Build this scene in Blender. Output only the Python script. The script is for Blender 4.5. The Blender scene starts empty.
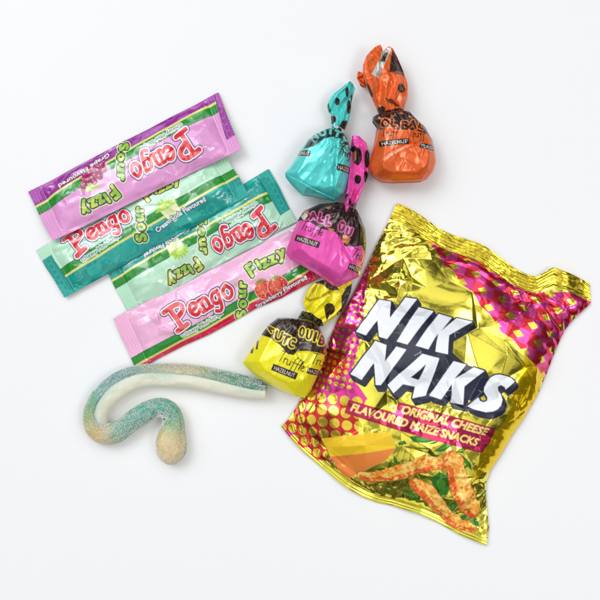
import bpy, math, random
import numpy as np
from mathutils.geometry import delaunay_2d_cdt
from mathutils import Vector

sc = bpy.context.scene
K = 0.0005            # metres per photo pixel
HC = 1000.0           # camera height in photo pixels
EXPOSURE = -0.09

# ---------------------------------------------------------------- camera
cam_d = bpy.data.cameras.new('camera')
cam = bpy.data.objects.new('camera', cam_d)
sc.collection.objects.link(cam)
cam.location = (0, 0, HC * K)
cam_d.sensor_width = 36
cam_d.lens = 36 * HC / 600.0
cam_d.clip_start = 0.01
cam_d.clip_end = 50
sc.camera = cam

# ---------------------------------------------------------------- room light
w = bpy.data.worlds.new('World')
sc.world = w
w.use_nodes = True
nt = w.node_tree
nt.nodes.clear()
out = nt.nodes.new('ShaderNodeOutputWorld')
bg = nt.nodes.new('ShaderNodeBackground')
tc = nt.nodes.new('ShaderNodeTexCoord')
sep = nt.nodes.new('ShaderNodeSeparateXYZ')
nt.links.new(tc.outputs['Generated'], sep.inputs[0])


def wmath(op, a, b=None, c=None):
    n = nt.nodes.new('ShaderNodeMath')
    n.operation = op
    for i, v in enumerate((a, b, c)):
        if v is None:
            continue
        if isinstance(v, (int, float)):
            n.inputs[i].default_value = v
        else:
            nt.links.new(v, n.inputs[i])
    return n.outputs[0]


def wramp(fac, stops):
    n = nt.nodes.new('ShaderNodeValToRGB')
    n.color_ramp.interpolation = 'EASE'
    el = n.color_ramp.elements
    while len(el) < len(stops):
        el.new(0.5)
    for e, (p, col) in zip(el, stops):
        e.position = p
        e.color = (*col, 1)
    nt.links.new(fac, n.inputs[0])
    return n.outputs[0]


WX, WY, WZ = sep.outputs
# elevation bands of a white room: walls, furniture line, ceiling
elev = wramp(WZ, [(0.0, (0.36, 0.36, 0.35)), (0.16, (0.15, 0.15, 0.145)), (0.42, (0.22, 0.22, 0.22)),
                  (0.58, (1.35, 1.36, 1.38)), (0.88, (1.75, 1.75, 1.77)), (0.985, (1.15, 1.15, 1.15))])
# azimuth: window side bright, opposite side dim
azi = wmath('MULTIPLY_ADD', WX, -0.5, 0.5)
azi2 = wmath('MULTIPLY_ADD', WY, 0.28, azi)
side = wramp(azi2, [(0.05, (0.66, 0.64, 0.62)), (0.5, (0.97, 0.97, 0.97)), (0.95, (1.38, 1.41, 1.46))])
mul = nt.nodes.new('ShaderNodeMix')
mul.data_type = 'RGBA'
mul.blend_type = 'MULTIPLY'
mul.inputs[0].default_value = 1
nt.links.new(elev, mul.inputs[6])
nt.links.new(side, mul.inputs[7])
# noise patches added to darken the room, giving the foil dark reflections
nz = nt.nodes.new('ShaderNodeTexNoise')
nz.inputs['Scale'].default_value = 4.2
nz.inputs['Detail'].default_value = 1
nt.links.new(tc.outputs['Generated'], nz.inputs['Vector'])
dk = wramp(nz.outputs[0], [(0.425, (0.22, 0.22, 0.20)), (0.47, (1, 1, 1)), (1, (1.1, 1.1, 1.1))])
mul2 = nt.nodes.new('ShaderNodeMix')
mul2.data_type = 'RGBA'
mul2.blend_type = 'MULTIPLY'
mul2.inputs[0].default_value = 1.0
nt.links.new(mul.outputs[2], mul2.inputs[6])
nt.links.new(dk, mul2.inputs[7])
# bright round spots added to the world for white glints in the wrappers
glint_spots = None
for d_, lo in (((-0.62, 0.38, 0.69), 0.962), ((-0.10, 0.70, 0.71), 0.968), ((0.62, 0.30, 0.73), 0.978)):
    vd = nt.nodes.new('ShaderNodeVectorMath')
    vd.operation = 'DOT_PRODUCT'
    nt.links.new(tc.outputs['Generated'], vd.inputs[0])
    vd.inputs[1].default_value = Vector(d_).normalized()
    w_ = wmath('GREATER_THAN', vd.outputs['Value'], lo)
    glint_spots = w_ if glint_spots is None else wmath('MAXIMUM', glint_spots, w_)
mw = nt.nodes.new('ShaderNodeMix')
mw.data_type = 'RGBA'
nt.links.new(glint_spots, mw.inputs[0])
nt.links.new(mul2.outputs[2], mw.inputs[6])
mw.inputs[7].default_value = (4.2, 4.3, 4.5, 1)
nt.links.new(mw.outputs[2], bg.inputs[0])
bg.inputs[1].default_value = 0.63
nt.links.new(bg.outputs[0], out.inputs[0])


def area(name, loc, sx, sy, power, col):
    d = bpy.data.lights.new(name, 'AREA')
    d.shape = 'RECTANGLE'
    d.size, d.size_y, d.energy, d.color = sx, sy, power, col
    o = bpy.data.objects.new(name, d)
    sc.collection.objects.link(o)
    o.location = loc
    o.rotation_euler = (Vector((0, 0, 0)) - Vector(loc)).to_track_quat('-Z', 'Y').to_euler()
    return o


area('window_light', (-0.75, 0.70, 1.45), 0.6, 0.85, 8.6, (0.92, 0.96, 1.0))
area('right_fill', (0.8, -0.25, 1.6), 0.45, 0.45, 5.0, (1.0, 0.98, 0.94))  # added overhead fill lamp, brightens the right side of the table

sc.view_settings.view_transform = 'Standard'
sc.view_settings.look = 'None'
sc.view_settings.gamma = 1
sc.view_settings.exposure = EXPOSURE
sc.render.engine = 'CYCLES'
sc.cycles.max_bounces = 8

# ================================================================ helpers


def lin(c):
    c = np.asarray(c, float)
    if c.max() > 1.001:
        c = c / 255.0
    return np.where(c <= 0.04045, c / 12.92, ((c + 0.055) / 1.055) ** 2.4)


class Canvas:
    """A printed sheet of wrapper film; colour (linear) + foil, unit = one photo pixel."""

    def __init__(s, x0, y0, x1, y1, S=4, base=(255, 255, 255), foil=0.0):
        s.x0, s.y0, s.S = x0, y0, S
        s.w, s.h = int((x1 - x0) * S), int((y1 - y0) * S)
        s.img = np.empty((s.h, s.w, 4), np.float32)
        s.img[..., :3] = lin(base)
        s.img[..., 3] = foil
        s.xx = x0 + (np.arange(s.w) + 0.5) / S
        s.yy = y0 + (np.arange(s.h) + 0.5) / S

    def new(s):
        return np.zeros((s.h, s.w), bool)

    def _box(s, p, m=0):
        a = int(max(0, math.floor((p[:, 0].min() - m - s.x0) * s.S)))
        b = int(min(s.w, math.ceil((p[:, 0].max() + m - s.x0) * s.S) + 1))
        c = int(max(0, math.floor((p[:, 1].min() - m - s.y0) * s.S)))
        d = int(min(s.h, math.ceil((p[:, 1].max() + m - s.y0) * s.S) + 1))
        return a, b, c, d

    def m_poly(s, pts, M=None):
        M = s.new() if M is None else M
        p = np.asarray(pts, float)
        a, b, c, d = s._box(p)
        if a >= b or c >= d:
            return M
        X, Y = s.xx[None, a:b], s.yy[c:d, None]
        ins = np.zeros((d - c, b - a), bool)
        q = np.roll(p, -1, 0)
        for (xa, ya), (xb, yb) in zip(p, q):
            if ya == yb:
                continue
            row = ((ya > Y) != (yb > Y))
            ins ^= row & (X < (xb - xa) * (Y - ya) / (yb - ya) + xa)
        M[c:d, a:b] |= ins
        return M

    def m_stroke(s, pts, wd, M=None):
        M = s.new() if M is None else M
        p = np.asarray(pts, float)
        wds = np.full(len(p), wd / 2.0) if np.isscalar(wd) else np.asarray(wd, float) / 2
        for i in range(max(1, len(p) - 1)):
            A, B = p[i], p[min(i + 1, len(p) - 1)]
            ra, rb = wds[i], wds[min(i + 1, len(p) - 1)]
            a, b, c, d = s._box(np.array([A, B]), max(ra, rb))
            if a >= b or c >= d:
                continue
            X, Y = s.xx[None, a:b], s.yy[c:d, None]
            dd = B - A
            L = max(1e-9, dd @ dd)
            t = np.clip(((X - A[0]) * dd[0] + (Y - A[1]) * dd[1]) / L, 0, 1)
            D = np.hypot(X - A[0] - t * dd[0], Y - A[1] - t * dd[1])
            M[c:d, a:b] |= D <= ra + (rb - ra) * t
        return M

    def m_disc(s, x, y, r, ry=None, M=None):
        n = 20
        ry = r if ry is None else ry
        return s.m_poly([(x + r * math.cos(k * 2 * math.pi / n), y + ry * math.sin(k * 2 * math.pi / n)) for k in range(n)], M)

    def grow(s, M, r):
        R = r * s.S
        ys, xs = np.nonzero(M)
        if len(ys) == 0:
            return M.copy()
        m = int(R) + 2
        a, b, c, d = max(0, xs.min() - m), min(s.w, xs.max() + m + 1), max(0, ys.min() - m), min(s.h, ys.max() + m + 1)
        sub = M[c:d, a:b]
        o = sub.copy()
        n = int(R)
        H, Wd = sub.shape
        for dy in range(-n, n + 1):
            wx = int(math.sqrt(max(0, R * R - dy * dy)))
            for dx in {-wx, -(2 * wx) // 3, -wx // 3, 0, wx // 3, (2 * wx) // 3, wx}:
                y0, y1 = max(0, dy), min(H, H + dy)
                x0, x1 = max(0, dx), min(Wd, Wd + dx)
                o[y0:y1, x0:x1] |= sub[y0 - dy:y1 - dy, x0 - dx:x1 - dx]
        R2 = M.copy()
        R2[c:d, a:b] |= o
        return R2

    def paint(s, M, col, foil=None, al=1.0):
        c = lin(col)
        s.img[M, :3] = s.img[M, :3] * (1 - al) + c.astype(np.float32) * al
        if foil is not None:
            s.img[M, 3] = s.img[M, 3] * (1 - al) + foil * al

    def poly(s, pts, col, foil=None, al=1.0):
        s.paint(s.m_poly(pts), col, foil, al)

    def sample(s, x, y):
        fx = np.clip((x - s.x0) * s.S - 0.5, 0, s.w - 1.001)
        fy = np.clip((y - s.y0) * s.S - 0.5, 0, s.h - 1.001)
        ix, iy = fx.astype(int), fy.astype(int)
        tx, ty = (fx - ix)[..., None], (fy - iy)[..., None]
        I = s.img
        return (I[iy, ix] * (1 - tx) + I[iy, ix + 1] * tx) * (1 - ty) + (I[iy + 1, ix] * (1 - tx) + I[iy + 1, ix + 1] * tx) * ty

    def soften(s, n=1):
        I = s.img
        for _ in range(n):
            I = (I + np.roll(I, 1, 0) + np.roll(I, 1, 1) + np.roll(np.roll(I, 1, 0), 1, 1)) / 4
            I = (I + np.roll(I, -1, 0) + np.roll(I, -1, 1) + np.roll(np.roll(I, -1, 0), -1, 1)) / 4
        s.img = I


_glyph = {}


def glyph(txt):
    if txt not in _glyph:
        cu = bpy.data.curves.new('lettering', 'FONT')
        cu.body = txt
        cu.size = 1
        cu.resolution_u = 3
        o = bpy.data.objects.new('lettering', cu)
        sc.collection.objects.link(o)
        dg = bpy.context.evaluated_depsgraph_get()
        me = bpy.data.meshes.new_from_object(o.evaluated_get(dg))
        v = np.array([(q.co.x, q.co.y) for q in me.vertices])
        f = [list(p.vertices) for p in me.polygons]
        bpy.data.objects.remove(o)
        bpy.data.curves.remove(cu)
        bpy.data.meshes.remove(me)
        v = v - [v[:, 0].min(), 0]
        _glyph[txt] = (v, f)
    return _glyph[txt]


def m_text(cv, txt, x, y, w, h, ang=0.0, shear=0.0, M=None, bend=0.0, flip=False):
    """text with its baseline start at x,y (y down), w wide, cap height h, ang degrees clockwise positive."""
    v, f = glyph(txt)
    sx = w / v[:, 0].max()
    sy = h / 0.70
    X = v[:, 0] * sx + v[:, 1] * sy * shear
    Y = -v[:, 1] * sy
    if bend:
        Y = Y + bend * ((X / w - 0.5) ** 2 * 4 - 1)
    a = math.radians(ang)
    P = np.stack([x + X * math.cos(a) - Y * math.sin(a), y + X * math.sin(a) + Y * math.cos(a)], 1)
    M = cv.new() if M is None else M
    for p in f:
        cv.m_poly(P[p], M)
    return M


def vnoise(x, y, seed):
    r = np.random.RandomState(seed)
    T = r.rand(64, 64)
    ix, iy = np.floor(x).astype(int), np.floor(y).astype(int)
    fx, fy = x - ix, y - iy
    fx, fy = fx * fx * (3 - 2 * fx), fy * fy * (3 - 2 * fy)
    a, b, c, d = ix % 64, (ix + 1) % 64, iy % 64, (iy + 1) % 64
    return (T[c, a] * (1 - fx) + T[c, b] * fx) * (1 - fy) + (T[d, a] * (1 - fx) + T[d, b] * fx) * fy


def fnoise(x, y, seed, octv=3):
    return sum(vnoise(x * 2 ** k, y * 2 ** k, seed + k) * 0.5 ** k for k in range(octv)) - 0.875


def facets(x0, y0, x1, y1, spacing, seed, S=1.5, extra=None):
    """crumpled-sheet relief: random points with random heights, flat triangles between; returns a sampler (-1..1)."""
    r = np.random.RandomState(seed)
    n = int((x1 - x0 + 4 * spacing) * (y1 - y0 + 4 * spacing) / spacing ** 2)
    P = np.stack([r.uniform(x0 - 2 * spacing, x1 + 2 * spacing, n), r.uniform(y0 - 2 * spacing, y1 + 2 * spacing, n)], 1)
    Z = r.uniform(-1, 1, n)
    if extra:
        P = np.vstack([P, [(a, b) for a, b, _ in extra]])
        Z = np.append(Z, [c for _, _, c in extra])
    res = delaunay_2d_cdt([Vector(p) for p in P], [], [], 0, 1e-6)
    V = np.array([(v.x, v.y) for v in res[0]])
    Zv = np.array([Z[o[0]] for o in res[3]])
    W, H = int((x1 - x0) * S) + 2, int((y1 - y0) * S) + 2
    G = np.zeros((H, W), np.float32)
    gx, gy = x0 + np.arange(W) / S, y0 + np.arange(H) / S
    for t in res[2]:
        p = V[t]
        z = Zv[t]
        a, b = np.searchsorted(gx, p[:, 0].min()), np.searchsorted(gx, p[:, 0].max()) + 1
        c, d = np.searchsorted(gy, p[:, 1].min()), np.searchsorted(gy, p[:, 1].max()) + 1
        if a >= W or c >= H or b <= 0 or d <= 0:
            continue
        X, Y = np.meshgrid(gx[a:b], gy[c:d])
        if X.size == 0:
            continue
        den = (p[1, 1] - p[2, 1]) * (p[0, 0] - p[2, 0]) + (p[2, 0] - p[1, 0]) * (p[0, 1] - p[2, 1])
        if abs(den) < 1e-9:
            continue
        l0 = ((p[1, 1] - p[2, 1]) * (X - p[2, 0]) + (p[2, 0] - p[1, 0]) * (Y - p[2, 1])) / den
        l1 = ((p[2, 1] - p[0, 1]) * (X - p[2, 0]) + (p[0, 0] - p[2, 0]) * (Y - p[2, 1])) / den
        l2 = 1 - l0 - l1
        ins = (l0 >= -1e-6) & (l1 >= -1e-6) & (l2 >= -1e-6)
        sub = G[c:d, a:b]
        sub[ins] = (l0 * z[0] + l1 * z[1] + l2 * z[2])[ins]
    for _ in range(1):
        Gp = np.pad(G, 1, mode='edge')
        G = (Gp[1:-1, 1:-1] * 2 + Gp[:-2, 1:-1] + Gp[2:, 1:-1] + Gp[1:-1, :-2] + Gp[1:-1, 2:]) / 6

    def smp(x, y):
        fx = np.clip((x - x0) * S, 0, W - 1.001)
        fy = np.clip((y - y0) * S, 0, H - 1.001)
        ix, iy = fx.astype(int), fy.astype(int)
        tx, ty = fx - ix, fy - iy
        return (G[iy, ix] * (1 - tx) + G[iy, ix + 1] * tx) * (1 - ty) + (G[iy + 1, ix] * (1 - tx) + G[iy + 1, ix + 1] * tx) * ty
    return smp


def resample(pts, n):
    p = np.asarray(pts, float)
    d = np.r_[0, np.cumsum(np.linalg.norm(np.diff(p, axis=0), axis=1))]
    t = np.linspace(0, d[-1], n)
    return np.stack([np.interp(t, d, p[:, k]) for k in range(p.shape[1])], 1)


def coons(top, right, bottom, left, nu, nv):
    """top: TL->TR, bottom: BL->BR, left: TL->BL, right: TR->BR.  returns (nv,nu,2)"""
    T, B, Lf, R = resample(top, nu), resample(bottom, nu), resample(left, nv), resample(right, nv)
    u = np.linspace(0, 1, nu)[None, :, None]
    v = np.linspace(0, 1, nv)[:, None, None]
    S = (1 - v) * T[None] + v * B[None] + (1 - u) * Lf[:, None] + u * R[:, None]
    S -= (1 - u) * (1 - v) * T[0] + u * (1 - v) * T[-1] + (1 - u) * v * B[0] + u * v * B[-1]
    return S


def sheet_sim(R, Z0, slack, steps, press, bend=0.15, seed=1, noise=0.6, pin=None, floor=None, damp=0.96, cap=None):
    """inflate a barely stretchable film: R rest plan (nv,nu,2), Z0 start heights, pin = mask of held nodes"""
    nv, nu = R.shape[:2]
    P = np.dstack([R, Z0]).astype(np.float64)
    rs = np.random.RandomState(seed)
    if pin is None:
        pin = np.zeros((nv, nu), bool)
        pin[0] = pin[-1] = True
        pin[:, 0] = pin[:, -1] = True
    n0 = rs.randn(nv, nu) * noise
    P[..., 2] += np.where(pin, 0, n0)
    hold = P.copy()
    wgt = np.where(pin, 0.0, 1.0)
    V = np.zeros_like(P)
    sl = np.broadcast_to(np.asarray(slack, float), (nv, nu))
    cons = []
    for dy, dx, st in ((0, 1, 1.0), (1, 0, 1.0), (1, 1, 0.5), (1, -1, 0.5), (0, 2, bend), (2, 0, bend)):
        ya, yb = slice(0, nv - dy), slice(dy, nv)
        if dx >= 0:
            xa, xb = slice(0, nu - dx), slice(dx, nu)
        else:
            xa, xb = slice(-dx, nu), slice(0, nu + dx)
        L = np.linalg.norm(R[yb, xb] - R[ya, xa], axis=-1) * (1 + 0.5 * (sl[ya, xa] + sl[yb, xb]))
        cons.append((ya, xa, yb, xb, L, st, dx, dy))
    for it in range(steps):
        du = np.zeros_like(P)
        dv = np.zeros_like(P)
        du[:, 1:-1] = P[:, 2:] - P[:, :-2]
        dv[1:-1] = P[2:] - P[:-2]
        N = np.cross(dv, du)
        N /= np.maximum(1e-6, np.linalg.norm(N, axis=-1, keepdims=True))
        N *= np.where(N[..., 2:] < 0, -1, 1)
        V = V * damp + N * (press if np.isscalar(press) else press[..., None]) * wgt[..., None]
        Q = P + V
        for ya, xa, yb, xb, L, st, dx, dy in cons:
            step = 2 if (dx in (0, 1, -1) and dy in (0, 1)) else 4
            # colour the constraints along their direction
            ax = 1 if dy == 0 else 0
            for c in range(step):
                def sub(sy, sx):
                    if ax == 1:
                        return sy, slice(sx.start + c, sx.stop, step)
                    return slice(sy.start + c, sy.stop, step), sx
                iA, iB = sub(ya, xa), sub(yb, xb)
                LL = L[:, c::step] if ax == 1 else L[c::step]
                A, B = Q[iA], Q[iB]
                d = B - A
                l = np.linalg.norm(d, axis=-1)
                wa, wb = wgt[iA], wgt[iB]
                s_ = wa + wb
                k = st * (l - LL) / np.maximum(l, 1e-6) / np.maximum(s_, 1e-6)
                k = np.where(s_ > 0, k, 0)[..., None]
                Q[iA] = A + d * k * wa[..., None]
                Q[iB] = B - d * k * wb[..., None]
        if floor is not None:
            Q[..., 2] = np.maximum(Q[..., 2], floor)
        if cap is not None:
            Q[..., 2] = np.minimum(Q[..., 2], cap)
        Q[pin] = hold[pin]
        V = Q - P
        P = Q
    return P


def upsample(A, nv, nu):
    def cub(A, n):
        m = A.shape[0]
        t = np.linspace(0, m - 1, n)
        i = np.minimum(t.astype(int), m - 2)
        f = (t - i).reshape(-1, *([1] * (A.ndim - 1)))
        g = lambda k: A[np.clip(i + k, 0, m - 1)]
        p0, p1, p2, p3 = g(-1), g(0), g(1), g(2)
        return p1 + 0.5 * f * (p2 - p0 + f * (2 * p0 - 5 * p1 + 4 * p2 - p3 + f * (3 * (p1 - p2) + p3 - p0)))
    return cub(cub(A, nv).swapaxes(0, 1), nu).swapaxes(0, 1)


def to_world(P, zref):
    """photo pixels + height in pixels -> metres, one scale per thing from its mean height"""
    f = (HC - zref) / HC
    return np.stack([(P[..., 0] - 300) * K * f, (300 - P[..., 1]) * K * f, P[..., 2] * K], -1)


def empty(name, label, cat, loc, group=None):
    o = bpy.data.objects.new(name, None)
    o.empty_display_size = 0.01
    sc.collection.objects.link(o)
    o.location = loc
    o['label'] = label
    o['category'] = cat
    if group:
        o['group'] = group
    return o


def grid_mesh(name, W, mat, parent, col=None, flip=False, smooth=True, close_v=False):
    """W (nv,nu,3) world points -> mesh; rows run down the photo"""
    nv, nu = W.shape[:2]
    off = np.array(parent.location) if parent is not None else 0
    v = (W - off).reshape(-1, 3)
    idx = np.arange(nv * nu).reshape(nv, nu)
    if close_v:
        idx = np.vstack([idx, idx[:1]])
    a, b, c, d = idx[:-1, :-1], idx[:-1, 1:], idx[1:, 1:], idx[1:, :-1]
    f = np.stack([a, d, c, b] if not flip else [a, b, c, d], -1).reshape(-1, 4)
    me = bpy.data.meshes.new(name)
    me.vertices.add(len(v))
    me.vertices.foreach_set('co', v.astype(np.float32).ravel())
    me.loops.add(f.size)
    me.loops.foreach_set('vertex_index', f.ravel().astype(np.int32))
    me.polygons.add(len(f))
    me.polygons.foreach_set('loop_start', np.arange(0, f.size, 4, dtype=np.int32))
    me.update(calc_edges=True)
    me.polygons.foreach_set('use_smooth', np.full(len(f), smooth))
    if col is not None:
        C = col.reshape(-1, col.shape[-1])
        at = me.color_attributes.new('print', 'FLOAT_COLOR', 'POINT')
        cc = np.ones((len(v), 4), np.float32)
        cc[:, :3] = np.clip(C[:, :3], 0, 1)
        at.data.foreach_set('color', cc.ravel())
        fo = me.attributes.new('foil', 'FLOAT', 'POINT')
        fo.data.foreach_set('value', (C[:, 3] if C.shape[1] > 3 else np.zeros(len(v))).astype(np.float32))
    me.materials.append(mat)
    me.validate()
    o = bpy.data.objects.new(name, me)
    sc.collection.objects.link(o)
    o.parent = parent
    return o


# ================================================================ materials
def film_mat(name, rough0, rough1, metal_scale=1.0, coat=0.0, bump=0.1, bscale=900, spec=0.5, crough=0.12):
    m = bpy.data.materials.new(name)
    m.use_nodes = True
    n = m.node_tree
    b = n.nodes['Principled BSDF']
    a = n.nodes.new('ShaderNodeAttribute')
    a.attribute_name = 'print'
    n.links.new(a.outputs['Color'], b.inputs['Base Color'])
    f = n.nodes.new('ShaderNodeAttribute')
    f.attribute_name = 'foil'
    mm = n.nodes.new('ShaderNodeMath')
    mm.operation = 'MULTIPLY'
    mm.inputs[1].default_value = metal_scale
    n.links.new(f.outputs['Fac'], mm.inputs[0])
    n.links.new(mm.outputs[0], b.inputs['Metallic'])
    r = n.nodes.new('ShaderNodeMapRange')
    r.inputs[3].default_value, r.inputs[4].default_value = rough0, rough1
    n.links.new(f.outputs['Fac'], r.inputs[0])
    n.links.new(r.outputs[0], b.inputs['Roughness'])
    b.inputs['Coat Weight'].default_value = coat
    b.inputs['Coat Roughness'].default_value = crough
    b.inputs['Specular IOR Level'].default_value = spec
    tx = n.nodes.new('ShaderNodeTexCoord')
    no = n.nodes.new('ShaderNodeTexNoise')
    no.inputs['Scale'].default_value = bscale
    no.inputs['Detail'].default_value = 3
    bp = n.nodes.new('ShaderNodeBump')
    bp.inputs['Strength'].default_value = bump
    bp.inputs['Distance'].default_value = 0.0003
    n.links.new(tx.outputs['Object'], no.inputs['Vector'])
    n.links.new(no.outputs[0], bp.inputs['Height'])
    n.links.new(bp.outputs[0], b.inputs['Normal'])
    n.links.new(bp.outputs[0], b.inputs['Coat Normal'])
    return m


M_foil = film_mat('printed_gold_foil', 0.34, 0.12, 0.95, coat=0.08, bump=0.12, bscale=500)
M_strip = film_mat('printed_clear_film', 0.24, 0.14, 1.0, coat=0.8, bump=0.12, bscale=700, crough=0.05)
M_truf = film_mat('printed_candy_film', 0.26, 0.20, 0.9, coat=0.25, bump=0.12, bscale=600, crough=0.06)


def plain(name, col, rough, noise=0.0, sub=0.0, scale=300, trans=0.0):
    m = bpy.data.materials.new(name)
    m.use_nodes = True
    n = m.node_tree
    b = n.nodes['Principled BSDF']
    b.inputs['Roughness'].default_value = rough
    b.inputs['Base Color'].default_value = (*lin(col), 1)
    if noise:
        no = n.nodes.new('ShaderNodeTexNoise')
        no.inputs['Scale'].default_value = scale
        no.inputs['Detail'].default_value = 4
        tx = n.nodes.new('ShaderNodeTexCoord')
        n.links.new(tx.outputs['Object'], no.inputs['Vector'])
        bp = n.nodes.new('ShaderNodeBump')
        bp.inputs['Strength'].default_value = noise
        bp.inputs['Distance'].default_value = 0.0003
        n.links.new(no.outputs[0], bp.inputs['Height'])
        n.links.new(bp.outputs[0], b.inputs['Normal'])
    if sub:
        b.inputs['Subsurface Weight'].default_value = sub
        b.inputs['Subsurface Radius'].default_value = (0.004, 0.004, 0.003)
        b.inputs['Subsurface Scale'].default_value = 1.0
    b.inputs['Transmission Weight'].default_value = trans
    return m


M_table = plain('white_tabletop', (240, 240, 240), 0.5, 0.02, scale=60)

# ================================================================ tabletop
n_ = 2
t = np.zeros((2, 2, 3))
for j in range(2):
    for i in range(2):
        t[j, i] = ((-1.5, 1.5)[i], (1.5, -1.5)[j], 0)
table = grid_mesh('tabletop', t, M_table, None, smooth=False)
table['kind'] = 'structure'

# ================================================================ chip bag
TOP = [(398, 202), (410, 207), (424, 216), (440, 227), (455, 234), (480, 242), (489, 247), (504, 258), (518, 268), (530, 274),
       (540, 276), (548, 271), (555, 267), (566, 271), (577, 275), (593, 283)]
RIGHT = [(593, 283), (594, 303), (588, 309), (577, 319), (568, 330), (563, 340), (556, 357), (549, 375), (540, 396), (526, 420),
         (515, 436), (504, 455), (493, 472), (488, 485), (488, 497), (489, 513), (491, 530), (488, 548)]
BOTTOM = [(281, 428), (289, 438), (297, 447), (306, 456), (322, 470), (338, 483), (349, 491), (363, 499), (378, 505), (393, 508), (420, 516),
          (437, 524), (460, 537), (488, 548)]
LEFT = [(398, 202), (388, 224), (377, 245), (371, 259), (362, 278), (352, 297), (338, 320), (330, 338), (324, 362), (315, 380), (302, 399),
        (296, 409), (289, 420), (281, 428)]


def bag_art():
    c = Canvas(274, 194, 600, 556, 4, (253, 238, 92), 1.0)
    xx, yy = np.meshgrid(c.xx, c.yy)
    # slightly warmer / deeper gold patches of ink
    g = vnoise(xx / 30, yy / 30, 5)
    c.img[..., :3] *= (0.92 + 0.16 * g[..., None]).astype(np.float32)
    # deep yellow right flank (opaque yellow ink)
    c.poly([(520, 345), (545, 360), (540, 398), (515, 437), (493, 473), (486, 470), (470, 480), (478, 440), (500, 420), (512, 380)], (246, 206, 20), 0.85)
    # seals, deeper gold
    # magenta dot panel on the left flank
    P = [(372, 256), (369, 293), (365, 336), (357, 368), (361, 385), (370, 398), (362, 412), (361, 432), (345, 440), (336, 462), (318, 462), (296, 444), (276, 430), (300, 380), (330, 300)]
    pm = c.m_poly(P)
    c.paint(pm, (226, 70, 150), 0.85)
    redm = pm & (vnoise(xx / 26 + 3, yy / 26, 11) + (yy - 380) / 500 > 0.52)
    c.paint(redm, (214, 56, 56), 0.85)
    D = c.new()
    a = math.radians(14)
    for i in range(-40, 60):
        for j in range(-40, 60):
            x = 340 + i * 6.6 * math.cos(a) - j * 6.6 * math.sin(a)
            y = 330 + i * 6.6 * math.sin(a) + j * 6.6 * math.cos(a)
            if 285 < x < 385 and 240 < y < 391 - (x - 330) * 0.12:
                r = 1.25 + 0.9 * max(0, min(1, (y - 270) / 110))
                c.m_disc(x, y, r, None, D)
    for i in range(-12, 12):
        for j in range(0, 8):
            x = 314 + i * 11.6
            y = 397 + j * 11.4 + i * 1.0 + (i % 2) * 0.5
            if y < 465:
                c.m_disc(x + j * 0.8, y, 4.9, None, D)
    c.paint(D & pm, (238, 205, 70), 0.95)
    # chequered burst, upper right
    B = [(428, 237), (455, 245), (482, 257), (504, 270), (520, 284), (545, 292), (570, 292), (592, 299), (600, 310), (570, 330), (557, 357), (547, 382),
         (530, 364), (516, 352), (506, 340), (496, 334), (487, 318), (476, 308), (470, 296), (458, 288), (452, 274), (443, 268), (437, 252)]
    bm = c.m_poly(B)
    c.paint(bm, (216, 48, 66), 0.85)
    f = ((np.floor(((xx - 430) * 0.93 + (yy - 240) * 0.36) / 11) + np.floor((-(xx - 430) * 0.36 + (yy - 240) * 0.93) / 13)) % 2) == 0
    c.paint(bm & f, (230, 76, 156), 0.85)
    uu = ((xx - 430) * 0.93 + (yy - 240) * 0.36) / 22
    ww = (-(xx - 430) * 0.36 + (yy - 240) * 0.93) / 13
    dia = (np.abs(uu - np.round(uu + 0.5 * (np.floor(ww) % 2)) + 0.5 * (np.floor(ww) % 2)) * 22 / 5.5 + np.abs(ww - np.floor(ww) - 0.5) * 13 / 3.6) < 1
    c.paint(bm & dia, (226, 205, 66), 1.0)
    # yellow rays from behind the lettering
    for k, an in enumerate(range(40, 170, 13)):
        r0, r1 = 12, 46 + (k * 17) % 18
        aa, ab = math.radians(an - 2.0), math.radians(an + 2.6)
        cx, cy = 410, 425
        c.poly([(cx + r0 * math.cos(aa), cy + r0 * math.sin(aa)), (cx + r1 * math.cos(aa), cy + r1 * math.sin(aa)),
                (cx + r1 * math.cos(ab), cy + r1 * math.sin(ab))], (150, 150, 35), 1.0, 0.55)
    rl = np.random.RandomState(12)
    for _ in range(34):
        x, y, a_ = rl.uniform(375, 482), rl.uniform(436, 525), rl.uniform(0, 3.14)
        if y > 500 and x < 430:
            continue
        l_ = rl.uniform(3, 8)
        c.paint(c.m_stroke([(x - l_ * math.cos(a_), y - l_ * math.sin(a_)), (x, y + 0.8), (x + l_ * math.cos(a_), y + l_ * math.sin(a_))], [0.3, rl.uniform(2, 4), 0.3]), (72, 122, 26) if rl.rand() < 0.6 else (44, 96, 20), 0.6)
    # cheese block
    c.poly([(325, 438), (344, 434), (391, 428), (396, 443), (364, 450), (333, 456)], (250, 206, 40), 0.25)
    c.poly([(333, 456), (364, 450), (396, 443), (386, 456), (362, 470), (350, 479), (343, 476)], (238, 136, 58), 0.25)
    # green leaves
    for pts in ([(430, 472), (437, 466), (446, 472), (449, 482), (446, 491), (437, 491), (432, 483)],
                [(408, 432), (420, 431), (436, 436), (424, 438), (412, 437)], [(430, 446), (446, 437), (452, 440), (440, 447)],
                [(392, 460), (399, 456), (401, 459), (396, 461)], [(449, 500), (454, 496), (457, 503), (452, 514)],
                [(404, 484), (412, 487), (420, 497), (414, 499)], [(456, 520), (468, 512), (478, 520), (482, 530), (470, 524)],
                [(446, 446), (458, 450), (467, 460), (469, 468), (462, 460)], [(398, 438), (404, 436), (406, 439), (399, 441)]):
        c.poly(pts, (42, 112, 24), 0.3)
        q = np.array(pts, float)
        c.paint(c.m_poly(q * 0.5 + q.mean(0) * 0.5), (78, 152, 38), 0.3)
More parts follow.
